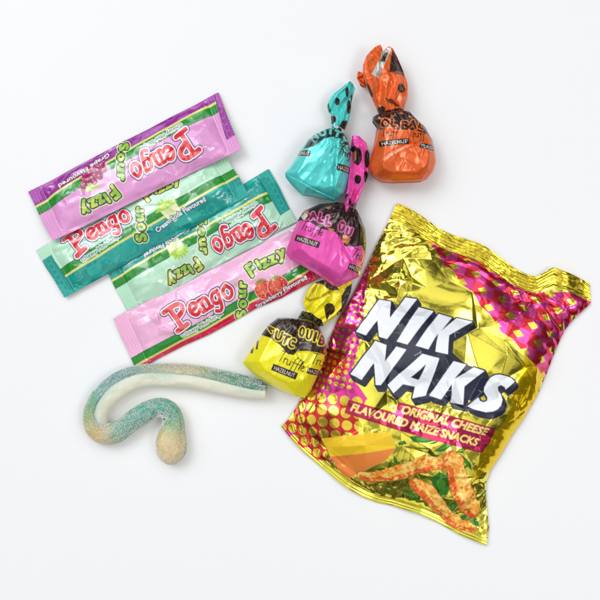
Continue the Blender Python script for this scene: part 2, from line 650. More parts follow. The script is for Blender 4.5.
    # maize snacks
    def snack(pts, wd, hi):
        sd_ = int(pts[0][0])
        P3 = resample(np.column_stack([np.array(pts, float), np.array(wd) * 1.12]), 26)
        tq = np.arange(26)
        P3[:, 2] *= 1.0 + 0.35 * (vnoise(tq * 0.55, tq * 0 + 1.5, sd_) - 0.5)
        P3[:, 1] += 3.0 * (vnoise(tq * 0.4, tq * 0 + 2.5, sd_ + 1) - 0.5)
        m = c.m_stroke(P3[:, :2], P3[:, 2])
        rng = np.random.RandomState(sd_)
        for k in range(40):                       # knobbly outline
            q = P3[rng.randint(2, 24)]
            an = rng.uniform(0, 6.28)
            m = c.m_disc(q[0] + q[2] * 0.42 * math.cos(an), q[1] + q[2] * 0.42 * math.sin(an), rng.uniform(1.2, 2.6), None, m)
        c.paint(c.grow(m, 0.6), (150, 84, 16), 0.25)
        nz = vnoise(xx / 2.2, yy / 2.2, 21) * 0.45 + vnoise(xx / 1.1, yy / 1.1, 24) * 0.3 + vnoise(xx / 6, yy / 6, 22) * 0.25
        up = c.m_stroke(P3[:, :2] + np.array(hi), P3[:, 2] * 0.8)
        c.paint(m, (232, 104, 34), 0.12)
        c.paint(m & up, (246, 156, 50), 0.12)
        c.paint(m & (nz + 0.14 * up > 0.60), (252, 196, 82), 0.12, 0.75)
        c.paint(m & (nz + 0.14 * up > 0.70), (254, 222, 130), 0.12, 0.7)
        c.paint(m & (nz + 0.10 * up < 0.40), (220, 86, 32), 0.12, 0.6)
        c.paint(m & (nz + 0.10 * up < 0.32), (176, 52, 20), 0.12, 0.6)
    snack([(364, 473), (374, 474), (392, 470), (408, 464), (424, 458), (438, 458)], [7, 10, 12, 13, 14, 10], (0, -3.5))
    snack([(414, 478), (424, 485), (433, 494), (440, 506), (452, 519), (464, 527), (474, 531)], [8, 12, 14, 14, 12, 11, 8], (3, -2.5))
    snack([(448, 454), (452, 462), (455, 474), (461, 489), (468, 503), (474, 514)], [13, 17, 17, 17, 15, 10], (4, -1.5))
    # red banners with gold words
    b1 = [(399.5, 401), (490, 425), (486, 438), (395, 414)]
    b2 = [(353, 400), (400, 412.5), (487, 436.5), (477.5, 449), (349, 411.5)]
    for b in (b2, b1):
        m = c.m_poly(b)
        c.paint(c.grow(m, 0.6), (170, 30, 50), 0.8)
        c.paint(m, (196, 48, 92), 0.85)
    T = m_text(c, 'ORIGINAL CHEESE', 400.5, 410.4, 83, 7.6, 14.8, 0.22)
    T = m_text(c, 'FLAVOURED MAIZE SNACKS', 354, 409.4, 122, 7.2, 15.4, 0.22, T)
    c.paint(c.grow(T, 0.5), (252, 228, 130), 0.4)
    # NIK NAKS
    f1 = lambda pts: [(350 + x / 7.5, 295 + y / 7.5) for x, y in pts]
    f2 = lambda pts: [(400 + x / 7.5, 300 + y / 7.5) for x, y in pts]
    f3 = lambda pts: [(350 + x / 7.5, 335 + y / 7.5) for x, y in pts]
    f4 = lambda pts: [(400 + x / 7.5, 345 + y / 7.5) for x, y in pts]
    f5 = lambda pts: [(450 + x / 7.5, 345 + y / 7.5) for x, y in pts]
    W = c.new()
    c.m_poly(f1([(240, 55), (320, 72), (312, 192), (420, 45), (498, 58), (290, 345), (232, 328), (222, 205), (140, 318), (68, 290)]), W)
    c.m_poly([(418, 310.4), (431.7, 314), (407.8, 346), (397.7, 343.3)], W)
    c.m_poly(f2([(275, 122), (368, 150), (297, 245), (400, 152), (515, 178), (355, 275), (345, 412), (255, 392), (278, 262), (205, 377), (115, 352)]), W)
    c.m_poly(f3([(205, 58), (285, 88), (272, 205), (355, 98), (425, 118), (240, 372), (205, 372), (195, 212), (108, 338), (30, 298)]), W)
    c.m_poly([(421.3, 354.3), (437.7, 358.6), (424.7, 394.3), (411.7, 397), (415, 386), (403.3, 383.7), (394, 392), (388.4, 384.3)], W)
    hole = c.m_poly(f4([(185, 140), (80, 240), (135, 258)]))
    W &= ~hole
    c.m_poly(f4([(385, 122), (475, 145), (395, 250), (530, 165), (605, 190), (465, 305), (452, 435), (358, 415), (375, 285), (295, 395), (210, 370)]), W)
    c.m_poly(f5([(445, 258), (420, 236), (390, 222), (335, 212), (305, 216), (280, 230), (240, 270), (222, 305), (218, 335), (230, 355), (245, 375), (245, 400), (220, 412), (195, 405), (182, 378),
                 (155, 400), (105, 445), (150, 465), (230, 480), (280, 472), (315, 455), (340, 430), (355, 390), (345, 355), (325, 325), (320, 300), (345, 285), (372, 300), (378, 318)]), W)
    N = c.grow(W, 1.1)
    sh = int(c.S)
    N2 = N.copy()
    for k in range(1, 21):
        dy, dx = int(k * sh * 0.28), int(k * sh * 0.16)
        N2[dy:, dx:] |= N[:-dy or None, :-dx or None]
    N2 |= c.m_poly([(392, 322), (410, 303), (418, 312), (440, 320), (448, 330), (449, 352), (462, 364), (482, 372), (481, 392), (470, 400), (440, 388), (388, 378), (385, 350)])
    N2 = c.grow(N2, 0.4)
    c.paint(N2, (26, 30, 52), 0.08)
    c.paint(W, (240, 243, 248), 0.0)
    # cracked ink
    r = np.random.RandomState(4)
    for _ in range(26):
        x, y = r.uniform(395, 492), r.uniform(318, 402)
        a_ = r.uniform(0, 6.28)
        L = r.uniform(2, 8)
        m = c.m_stroke([(x, y), (x + L * math.cos(a_), y + L * math.sin(a_))], 0.35)
        c.paint(m & N2 & ~W, (190, 200, 214), 0.4)
    c.soften(1)
    return c


GRP_T = 'foil wrapped truffles in four colours'
GRP_S = 'chewy mini strips in printed wrappers'


def make_bag():
    cv = bag_art()
    nu, nv = 125, 163
    R = coons(TOP, RIGHT, BOTTOM, LEFT, nu, nv)
    u = np.linspace(0, 1, nu)[None, :]
    v = np.linspace(0, 1, nv)[:, None]
    vs0, vs1 = 0.062, 0.975                     # seal lines
    e = np.minimum(np.minimum(u, 1 - u) * 1.0, np.minimum(np.maximum(v - vs0, 0), np.maximum(vs1 - v, 0)) * 1.25)
    Z = 3 + 150 * np.clip(e, 0, 0.11) + 0 * u
    fz = facets(270, 190, 610, 560, 26, 7)
    fz2 = facets(270, 190, 610, 560, 11, 8)
    Z = Z + np.where(e > 0, np.minimum(1, e / 0.08), 0) * (7.0 * fz(R[..., 0], R[..., 1]) + 2.4 * fz2(R[..., 0], R[..., 1]))
    CR = [((378, 262), (403, 272), 6, 3.5), ((403, 272), (442, 302), 5, 3.5), ((422, 243), (405, 272), 6, 3), ((405, 272), (482, 300), 5, -3), ((385, 300), (410, 318), 6, 3),
          ((546, 376), (503, 316), 5, 4), ((546, 376), (526, 322), 5, -4), ((546, 374), (562, 320), 6, 4), ((562, 320), (592, 303), 6, 3), ((497, 256), (476, 296), 7, 4), ((520, 285), (530, 320), 6, 3),
          ((524, 418), (522, 380), 6, 4), ((522, 380), (500, 372), 5, 3), ((504, 453), (489, 410), 6, 3), ((492, 473), (470, 508), 5, 3.5), ((489, 500), (452, 470), 6, -3), ((440, 522), (430, 490), 6, 3),
          ((395, 508), (402, 470), 6, 3), ((350, 490), (370, 455), 6, 3), ((310, 458), (330, 430), 7, 3), ((332, 345), (356, 338), 6, 3), ((322, 366), (352, 372), 6, -3), ((345, 312), (372, 318), 6, 3),
          ((450, 238), (446, 290), 6, 3), ((446, 290), (470, 330), 6, -2.5), ((474, 246), (482, 286), 5, 3), ((390, 330), (470, 352), 9, -2.5), ((380, 400), (470, 418), 8, 3), ((400, 440), (455, 450), 7, -2.5)]
    cz = 0 * R[..., 0]
    for (xa, ya), (xb, yb), wd, ht in CR:
        q = np.clip(((R[..., 0] - xa) * (xb - xa) + (R[..., 1] - ya) * (yb - ya)) / ((xb - xa) ** 2 + (yb - ya) ** 2), 0, 1)
        cz = cz + ht * np.clip(1 - np.hypot(R[..., 0] - xa - q * (xb - xa), R[..., 1] - ya - q * (yb - ya)) / wd, 0, 1)
    Z = Z + np.where(e > 0, np.minimum(1, e / 0.05), 0) * 1.3 * cz
    seal_t = (v <= vs0) & (u > -1)
    seal_b = (v >= vs1) & (u > -1)
    # the top seal waves and one corner of it stands up
    Z = np.where(seal_t, 4 + 5 * np.exp(-((u - 0.86) / 0.07) ** 2) + 2.0 * np.sin(u * 17), Z)
    Z = np.where(seal_b, 3 + 1.2 * np.sin(u * 21), Z)
    pin = seal_t | seal_b | (u == 0) | (u == 1)
    slack = 0.04 + 0.010 * np.exp(-(np.minimum(u, 1 - u) / 0.12) ** 2) + 0 * v
    P = sheet_sim(R, Z, slack, 120, 0.005, bend=0.35, seed=3, noise=0.5, pin=pin, floor=0.8, damp=0.93)
    for _ in range(3):
        Zp = np.pad(P[..., 2], 1, mode='edge')
        sm_ = (Zp[1:-1, 1:-1] * 4 + (Zp[:-2, 1:-1] + Zp[2:, 1:-1] + Zp[1:-1, :-2] + Zp[1:-1, 2:]) * 2 + Zp[:-2, :-2] + Zp[2:, 2:] + Zp[:-2, 2:] + Zp[2:, :-2]) / 16
        P[..., 2] = np.where(pin, P[..., 2], sm_)
    NU, NV = 500, 690
    F = upsample(P, NV, NU)
    RF = upsample(np.dstack([R, R[..., 0] * 0]), NV, NU)
    U = np.linspace(0, 1, NU)[None, :]
    V = np.linspace(0, 1, NV)[:, None]
    E = np.minimum(np.minimum(U, 1 - U) * 200, np.minimum(np.maximum(V - vs0, 0), np.maximum(vs1 - V, 0)) * 290)
    env = np.clip(E / 9, 0, 1)
    f1 = facets(270, 190, 610, 560, 9.5, 31, S=2)
    f2 = facets(270, 190, 610, 560, 3.6, 33, S=2.5)
    f0 = facets(270, 190, 610, 560, 21, 37, S=2)
    F[..., 2] += np.clip(E / 16, 0, 1) * (4.6 * f0(RF[..., 0], RF[..., 1]) + 7.0 * fnoise(RF[..., 0] / 42, RF[..., 1] / 34, 41, 1))
    mod = np.clip(fnoise(RF[..., 0] / 40, RF[..., 1] / 40, 9, 2) * 1.5 + 0.65, 0.12, 1)
    F[..., 2] += env * (1.35 * f1(RF[..., 0], RF[..., 1]) * mod ** 2 + 0.28 * f2(RF[..., 0], RF[..., 1]) * mod ** 2)
    # crimp lines along both seals
    st = np.clip((vs0 - V) / 0.004, 0, 1) * np.clip(V / 0.004, 0, 1)
    tri = lambda q: np.abs((q % 1) - 0.5) * 2
    F[..., 2] += st * (0.45 * tri(V * 290 / 3.4 + 0.25 * np.sin(U * 9)) + 1.5 * fnoise(U * 14 + V * 30, V * 40 - U * 9, 3, 3))
    sb = np.clip((V - vs1) / 0.003, 0, 1)
    F[..., 2] += sb * 0.6 * tri(V * 290 / 2.8)
    # cut edge of the seal is slightly toothed
    tooth = 0.5 * tri(U * 210 / 2.2)
    F[..., 1] += np.clip(1 - V * 290 / 2.5, 0, 1) * tooth
    col = cv.sample(RF[..., 0], RF[..., 1])
    # seals carry deeper gold ink
    sm = (np.clip((vs0 + 0.004 - V) / 0.006, 0, 1) + 0 * U)[..., None]
    gold = np.array([*lin((242, 216, 66)), 1.0])
    col = col * (1 - sm) + gold * sm
    Wd = to_world(F, 14)
    root = empty('crisp_packet', 'crumpled gold foil packet of cheese maize snacks with big white NIK NAKS lettering', 'crisp packet', tuple(to_world(np.array([440., 380., 0.]), 14)))
    a = int(round(vs0 * (NV - 1)))
    b = int(round(vs1 * (NV - 1)))
    grid_mesh('front_panel', Wd[a:b + 1], M_foil, root, col[a:b + 1])
    grid_mesh('top_seal', Wd[:a + 1], M_foil, root, col[:a + 1])
    grid_mesh('bottom_seal', Wd[b:], M_foil, root, col[b:])
    # back panel: same rim, pressed flat on the table
    G = F[::5, ::5].copy()
    G[-1] = F[-1, ::5]
    gu = np.linspace(0, 1, G.shape[1])[None, :]
    gv = np.linspace(0, 1, G.shape[0])[:, None]
    rim = np.minimum(np.minimum(gu, 1 - gu), np.minimum(gv, 1 - gv))
    k = np.clip(rim / 0.03, 0, 1)
    RR = RF[::5, ::5]
    G[..., 0] = G[..., 0] * (1 - k) + RR[..., 0] * k
    G[..., 1] = G[..., 1] * (1 - k) + RR[..., 1] * k
    G[..., 2] = np.minimum(G[..., 2] - 0.3, 0.4 + (1 - k) * 9)
    G[..., 2] = np.maximum(G[..., 2], 0.3)
    bc = np.ones(G.shape[:2] + (4,)) * gold
    grid_mesh('back_panel', to_world(G, 14), M_foil, root, bc, flip=True)
    return root


# ================================================================ chew strips
SL, SW = 215.0, 55.0

PG = {
    'P': ([[(0.3, 0.04), (0.3, 0.96)], [(0.3, 0.96), (0.62, 0.94), (0.78, 0.78), (0.7, 0.56), (0.3, 0.46)], [(0.06, 0.03), (0.54, 0.03)], [(0.04, 0.97), (0.35, 0.97)]], 0.95),
    'e': ([[(0.12, 0.3), (0.75, 0.38), (0.68, 0.58), (0.42, 0.66), (0.16, 0.5), (0.12, 0.25), (0.3, 0.04), (0.55, 0.02), (0.76, 0.14)]], 0.9),
    'n': ([[(0.22, 0.02), (0.22, 0.62)], [(0.22, 0.52), (0.48, 0.66), (0.68, 0.5), (0.68, 0.02)], [(0.04, 0.62), (0.25, 0.62)], [(0.05, 0.02), (0.36, 0.02)], [(0.54, 0.02), (0.84, 0.02)]], 0.95),
    'g': ([[(0.66, 0.6), (0.4, 0.66), (0.16, 0.5), (0.14, 0.24), (0.36, 0.06), (0.62, 0.14)], [(0.68, 0.66), (0.66, -0.14), (0.46, -0.34), (0.16, -0.24)]], 0.9),
    'o': ([[(0.42, 0.66), (0.16, 0.52), (0.12, 0.24), (0.36, 0.02), (0.66, 0.12), (0.72, 0.42), (0.42, 0.66)]], 0.9),
}


def strip_art(bgc, band, band2, lineq, sh, fruit, flav, text_col, endfold=None):
    """art drawn relative to the yellow line; lineq = (t at s=0, t at s=215)"""
    c = Canvas(0, 0, SL, SW, 5, bgc, 0.0)
    xx, yy = np.meshgrid(c.xx, c.yy)
    ln = lineq[0] + (lineq[1] - lineq[0]) * xx / SL
    L = lambda s: lineq[0] + (lineq[1] - lineq[0]) * (s + sh) / SL
    at = lambda s, q: (s + sh, L(s) + q)
    g = vnoise(xx / 18, yy / 14, 3)
    lt = lin(np.clip(np.array(bgc, float) + 18, 0, 255))
    c.img[..., :3] = (c.img[..., :3] * (1 - 0.6 * g[..., None]) + lt * 0.6 * g[..., None])
    q = yy - ln
    # colour band
    c.paint(q > 0, band)
    gb = vnoise(xx / 14 + 7, yy / 9, 8)
    c.paint((q > 0) & (gb > 0.58), band2, None, 0.55)
    r = np.random.RandomState(int(sum(band)) % 97)
    for _ in range(26):
        x, y, rr = r.uniform(0, SL), r.uniform(36, SW + 3), r.uniform(1.5, 6)
        ring = c.m_disc(x, y, rr) & ~c.m_disc(x, y, rr - 0.8)
        c.paint(ring & (q > 2), band2, None, 0.7)
    c.paint((q > -9) & (q < -1), (30, 142, 44))
    c.paint((q > -9) & (q < -7.6), (32, 112, 50), None, 0.6)
    c.paint((q >= -1.2) & (q < 1.0), (226, 222, 130))
    # fruit
    fx, fy = at(158, -4)
    if fruit == 'grape':
        c.paint(c.m_disc(fx - 4, fy - 2, 15, 12), (236, 190, 222), None, 0.6)
        c.paint(c.m_poly([(fx - 2, fy - 12), (fx + 8, fy - 13), (fx + 16, fy - 8), (fx + 12, fy - 2), (fx + 2, fy - 4)]), (196, 210, 120))
        for i, (dx, dy) in enumerate([(-12, 5), (-8, 9), (-7, 2), (-3, 6), (-2, -1), (2, 3), (3, 9), (6, -2), (7, 4), (10, 0), (-12, 0), (12, -5), (1, -6), (-6, -4)]):
            c.paint(c.m_disc(fx + dx, fy + dy, 3.4), (120, 22, 72))
            c.paint(c.m_disc(fx + dx, fy + dy, 2.8), (172, 42, 100))
            c.paint(c.m_disc(fx + dx + 1, fy + dy + 1.2, 0.9), (228, 150, 186))
    elif fruit == 'soda':
        cup = [(fx - 9, fy - 3), (fx + 10, fy - 7), (fx + 9, fy + 9), (fx - 1, fy + 13), (fx - 6, fy + 9)]
        c.paint(c.m_poly(cup), (236, 236, 190))
        c.paint(c.m_poly([(fx - 5, fy - 1), (fx + 3, fy - 3), (fx + 3, fy + 10), (fx - 3, fy + 9)]), (214, 228, 160))
        for k in range(9):
            a_ = math.radians(180 + k * 22)
            c.paint(c.m_stroke([(fx - 1, fy - 3), (fx - 1 + 11 * math.cos(a_), fy - 3 + 8 * math.sin(a_))], [4, 2]), (150 + 8 * (k % 3), 205, 60))
        c.paint(c.m_disc(fx - 2, fy - 5, 4.5, 3), (196, 226, 92))
    else:
        for dx, dy, rx, ry in ((-8, -1, 8.5, 9.5), (6, 2, 10, 9.5)):
            c.paint(c.m_disc(fx + dx, fy + dy, rx + 0.8, ry + 0.8), (244, 180, 190))
            c.paint(c.m_disc(fx + dx, fy + dy, rx, ry), (214, 62, 50))
            c.paint(c.m_disc(fx + dx - 2, fy + dy - 2, rx * 0.55, ry * 0.55), (232, 98, 80))
            rr = np.random.RandomState(3)
            for _ in range(26):
                a_, d_ = rr.uniform(0, 6.28), math.sqrt(rr.rand())
                c.paint(c.m_disc(fx + dx + rx * 0.85 * d_ * math.cos(a_), fy + dy + ry * 0.85 * d_ * math.sin(a_), 0.5), (244, 196, 130))
            for k in range(6):
                a_ = math.radians(200 + k * 28)
                c.paint(c.m_stroke([(fx + dx, fy + dy - ry * 0.8), (fx + dx + 6 * math.cos(a_), fy + dy - ry * 0.7 + 4 * math.sin(a_))], [2.2, 0.8]), (150, 150, 50))
    # small words on the green line
    x, y = at(57, -2.6)
    an = math.degrees(math.atan2(lineq[1] - lineq[0], SL))
    T = m_text(c, 'Chewy Mini Strips', x, y, 46, 4.0, an - 2)
    c.paint(c.grow(T, 1.1), (206, 232, 214) if text_col else (230, 238, 225))
    c.paint(c.grow(T, 0.1), (40, 84, 84))
    # flavour words on the band
    x, y = at(136, 9.5)
    T = m_text(c, flav, x, y, 58, 4.6, an - 3, 0.0, None, 1.6)
    c.paint(c.grow(T, 0.9), (40, 60, 90) if text_col else (130, 20, 70))
    c.paint(c.grow(T, 0.25), (238, 246, 246))
    # big name
    T = c.new()
    for ch, s, qq, w_, h_, rot in (('P', 62, -22.5, 25, 23, -12), ('e', 79, -21.5, 14.5, 18.5, -10), ('n', 91, -21, 13.5, 18, -3), ('g', 103, -20, 14, 18.5, 4), ('o', 116, -19.5, 15, 19, 8)):
        st, adv = PG[ch]
        x, y = at(s, qq)
        cx, cy = 0.42, (0.5 if ch == 'P' else 0.33)
        a_ = math.radians(rot)
        for seg in st:
            pts = [(x + (px_ - cx) * w_ * math.cos(a_) + (py_ - cy) * h_ * math.sin(a_), y + (px_ - cx) * w_ * math.sin(a_) - (py_ - cy) * h_ * math.cos(a_)) for px_, py_ in seg]
            if len(pts) > 3:
                for _ in range(2):
                    p_ = np.array(pts)
                    m_ = np.empty((2 * len(p_) - 2, 2))
                    m_[0::2] = p_[:-1] * 0.75 + p_[1:] * 0.25
                    m_[1::2] = p_[:-1] * 0.25 + p_[1:] * 0.75
                    pts = [tuple(p_[0])] + [tuple(q_) for q_ in m_] + [tuple(p_[-1])]
            c.m_stroke(pts, 4.6 if ch == 'P' else 3.5, T)
    c.paint(c.grow(T, 2.0), (24, 44, 104))
    c.paint(c.grow(T, 1.15), (248, 240, 244))
    c.paint(T, (216, 34, 50))
    gl = vnoise(xx / 5, yy / 4, 71)
    c.paint(T & (gl > 0.62), (238, 104, 108))
    # Sour / Fizzy
    def bubble(chars, sw):
        T = c.new()
        for ch, s, qq, w_, h_, rot in chars:
            x, y = at(s, qq)
            a_ = math.radians(rot)
            x -= w_ / 2 * math.cos(a_) - h_ / 2 * math.sin(a_)
            y -= w_ / 2 * math.sin(a_) + -h_ / 2 * math.cos(a_)
            m_text(c, ch, x, y, w_, h_, rot, 0, T)
        c.paint(c.grow(T, 2.9), (236, 240, 190))
        c.paint(c.grow(T, 2.1), (26, 50, 66))
        G = c.grow(T, 0.95)
        c.paint(G, (150, 196, 66))
        c.paint(G & (gl > 0.5), (206, 222, 96))
    bubble([('S', 128, 6, 6.5, 9.5, -70), ('o', 132.5, -3, 6.5, 9.5, -66), ('u', 136, -11.5, 6, 9, -64), ('r', 140, -19, 4.5, 9.5, -60)], 1)
    bubble([('F', 148.5, -27, 6.5, 11.5, -12), ('i', 156, -28.5, 2, 9, -8), ('z', 161.5, -28, 6, 10.5, -3), ('z', 169, -27.5, 6, 10.5, 2), ('y', 178, -28.5, 7, 11, 8)], 1)
    if endfold:
        w0, w1, t0_, t1_ = endfold
        m = c.m_poly([(-2, t0_), (w0, t0_ - 1), (w1, t1_), (-2, t1_)])
        c.paint(m, band)
        c.paint(m & (gb > 0.55), band2, None, 0.5)
        for k in range(7):
            yk = t0_ + (k + 0.5) * (t1_ - t0_) / 7
            c.paint(m & (c.m_disc(w0 * 0.5, yk, 3.4) & ~c.m_disc(w0 * 0.5, yk, 2.6)), band2, None, 0.6)
        c.paint(c.m_stroke([(w0, t0_ - 1), (w1, t1_)], 0.6) , tuple(int(q_ * 0.6) for q_ in band))
    c.soften(1)
    return c


def make_strip(label, corners, art, plane, seed, thick=9.0, fold_l=None):
    """corners: TL,TR,BR,BL of the upright print in photo px; plane: base height (at TL,TR,BR,BL)"""
    TL, TR, BR, BL = [np.array(p, float) for p in corners]
    r = np.random.RandomState(seed)

    def wob(a, b, amp, n=9):
        t_ = np.linspace(0, 1, n)
        nrm = np.array([-(b - a)[1], (b - a)[0]]) / np.linalg.norm(b - a)
        return [tuple(a + (b - a) * q + nrm * (0 if k in (0, n - 1) else r.uniform(-amp, amp))) for k, q in enumerate(t_)]
    top, bot, lef, rig = wob(TL, TR, 1.1), wob(BL, BR, 1.1), wob(TL, BL, 1.0, 4), wob(TR, BR, 1.0, 4)
    nu, nv = 145, 38
    R = coons(top, rig, bot, lef, nu, nv)
    u = np.linspace(0, 1, nu)[None, :]
    v = np.linspace(0, 1, nv)[:, None]
    cu = 0.068
    base = (1 - v) * ((1 - u) * plane[0] + u * plane[1]) + v * ((1 - u) * plane[3] + u * plane[2])
    ev = np.minimum(v, 1 - v)
    eu = np.clip((np.minimum(u, 1 - u) - cu) / 0.06, 0, 1)
    prof = np.clip(ev / 0.16, 0, 1) ** 0.6
    f = facets(0, 0, 240, 80, 16, seed + 50)
    Z = base + 1.2 + (thick * prof) * (0.12 + 0.88 * np.sin(eu * math.pi / 2)) * (eu > 0)
    Z += np.where(eu > 0, prof * eu * 0.7 * f(u * SL + 0 * v, v * SW + 0 * u), 0)
    pin = (eu <= 0) | (v == 0) | (v == 1)
    sl = 0.010 + 0.02 * np.exp(-((np.minimum(u, 1 - u) - cu) / 0.05) ** 2) + 0 * v
    P = sheet_sim(R, Z, sl, 70, 0.006, bend=0.12, seed=seed, noise=0.10, pin=pin, damp=0.9, floor=0.5)
    NU, NV = 600, 160
    F = upsample(P, NV, NU)
    U = np.linspace(0, 1, NU)[None, :]
    V = np.linspace(0, 1, NV)[:, None]
    tri = lambda q: np.abs((q % 1) - 0.5) * 2
    emin = np.minimum(U, 1 - U)
    crimp = np.clip((cu - emin) / 0.006, 0, 1)
    F[..., 2] += crimp * 1.1 * tri(U * SL / 3.2 + 0.15 * np.sin(V * 8))
    env = np.clip((emin - cu) / 0.03, 0, 1) * np.clip(np.minimum(V, 1 - V) / 0.06, 0, 1)
    f1 = facets(0, 0, 240, 80, 8, seed + 80, S=2.5)
    S_, T_ = U * SL + 0 * V, V * SW + 0 * U
    F[..., 2] += env * (0.6 * f1(S_, T_) + 1.7 * fnoise(S_ / 26, T_ / 9, seed + 5, 2) + 1.7 * facets(0, 0, 240, 80, 15, seed + 90, S=2.5)(S_, T_))
    # toothed ends
    d = (TR - TL) / np.linalg.norm(TR - TL)
    tooth = 0.9 * tri(V * SW / 2.6)
    for k in range(2):
        F[..., k] -= d[k] * np.clip(1 - (1 - U) * SL / 2.5, 0, 1) * tooth
        F[..., k] += d[k] * np.clip(1 - U * SL / 2.5, 0, 1) * tooth
    col = art.sample(S_, T_)
    zr = float(F[..., 2].mean())
    Wd = to_world(F, zr)
    cen = (TL + TR + BL + BR) / 4
    root = empty('chew_strip', label, 'wrapped sweet', tuple(to_world(np.array([cen[0], cen[1], 0.]), zr)), GRP_S)
    a = int(cu * NU)
    flip = True if np.cross(TR - TL, BL - TL) < 0 else False
    grid_mesh('wrapper_front', Wd[:, a:NU - a], M_strip, root, col[:, a:NU - a], flip=flip)
    grid_mesh('end_seal', Wd[:, :a + 1], M_strip, root, col[:, :a + 1], flip=flip)
    grid_mesh('end_seal', Wd[:, NU - a - 1:], M_strip, root, col[:, NU - a - 1:], flip=flip)
    G = F[::4, ::6].copy()
    G[-1], G[:, -1] = F[-1, ::6], F[::4, -1][:G.shape[0]]
    G[-1, -1] = F[-1, -1]
    B_ = upsample((base + 0 * Z)[..., None], G.shape[0], G.shape[1])[..., 0]
    G[..., 2] = np.minimum(G[..., 2] - 0.25, B_ + 0.5)
    G[..., 2] = np.maximum(G[..., 2], 0.3)
    bc = np.ones(G.shape[:2] + (4,)) * np.array([*lin((214, 216, 218)), 0.2])
    grid_mesh('wrapper_back', to_world(G, zr), M_strip, root, bc, flip=not flip)
    return root


# ================================================================ truffles
def script_word(c, x, y, h, ang, n=7, wd=0.75):
    """handwritten 'Truffle' as pen strokes"""
    S = {'T': [[(0, 1), (0.75, 1.04)], [(0.38, 1.0), (0.25, 0.0)]],
         'r': [[(0.0, 0.5), (0.02, 0.0)], [(0.0, 0.3), (0.12, 0.48), (0.28, 0.46)]],
         'u': [[(0, 0.48), (0.0, 0.1), (0.14, 0.0), (0.3, 0.12), (0.33, 0.48)], [(0.33, 0.3), (0.36, 0.02)]],
         'f': [[(0.42, 0.92), (0.28, 1.0), (0.18, 0.7), (0.12, -0.35), (0.0, -0.42)], [(0.0, 0.42), (0.34, 0.46)]],
         'l': [[(0.08, 0.0), (0.02, 0.1), (0.12, 0.9), (0.2, 0.95), (0.16, 0.6), (0.06, 0.05)]],
         'e': [[(0, 0.2), (0.26, 0.34), (0.18, 0.5), (0.02, 0.36), (0.02, 0.1), (0.18, 0.0), (0.36, 0.1)]]}
    adv = {'T': 0.6, 'r': 0.32, 'u': 0.46, 'f': 0.38, 'l': 0.22, 'e': 0.4}
    M = c.new()
    a = math.radians(ang)
    px_ = 0
    for ch in 'Truffle'[:n]:
        for seg in S[ch]:
            P = [((px_ + q[0]) * h, -q[1] * h) for q in seg]
            c.m_stroke([(x + X * math.cos(a) - Y * math.sin(a), y + X * math.sin(a) + Y * math.cos(a)) for X, Y in P], wd, M)
        px_ += adv[ch]
    return M


def tag_box(c, x, y, w_, h_, ang, txt='HAZELNUT', clip=None):
    a = math.radians(ang)
    R_ = lambda X, Y: (x + X * math.cos(a) - Y * math.sin(a), y + X * math.sin(a) + Y * math.cos(a))
    c.poly([R_(0, 0), R_(w_, 0), R_(w_, h_), R_(0, h_)], (40, 26, 26), 0.2)
    tx, ty = R_(w_ * 0.08, h_ * 0.80)
    T = m_text(c, txt, tx, ty, w_ * 0.84, h_ * 0.60, ang)
    c.paint(c.grow(T, 0.12), (236, 226, 214), 0.0)


def block_letters(c, letters, outline, fill=(52, 30, 24)):
    """outlined cartoon capitals: list of (char, cx, cy, w, h, rot)"""
    T = c.new()
    for ch, cx, cy, w_, h_, rot in letters:
        a_ = math.radians(rot)
        w_, h_ = w_ * 1.1, h_ * 1.15
        x = cx - (w_ / 2 * math.cos(a_) + -(h_ / 2) * -math.sin(a_)) * 1.0
        x = cx - w_ / 2 * math.cos(a_) - h_ / 2 * math.sin(a_)
        y = cy - w_ / 2 * math.sin(a_) + h_ / 2 * math.cos(a_)
        m_text(c, ch, x, y, w_, h_, rot, 0, T)
    c.paint(c.grow(T, 1.7), outline, 0.2)
    c.paint(c.grow(T, 0.7), fill, 0.2)
    return T


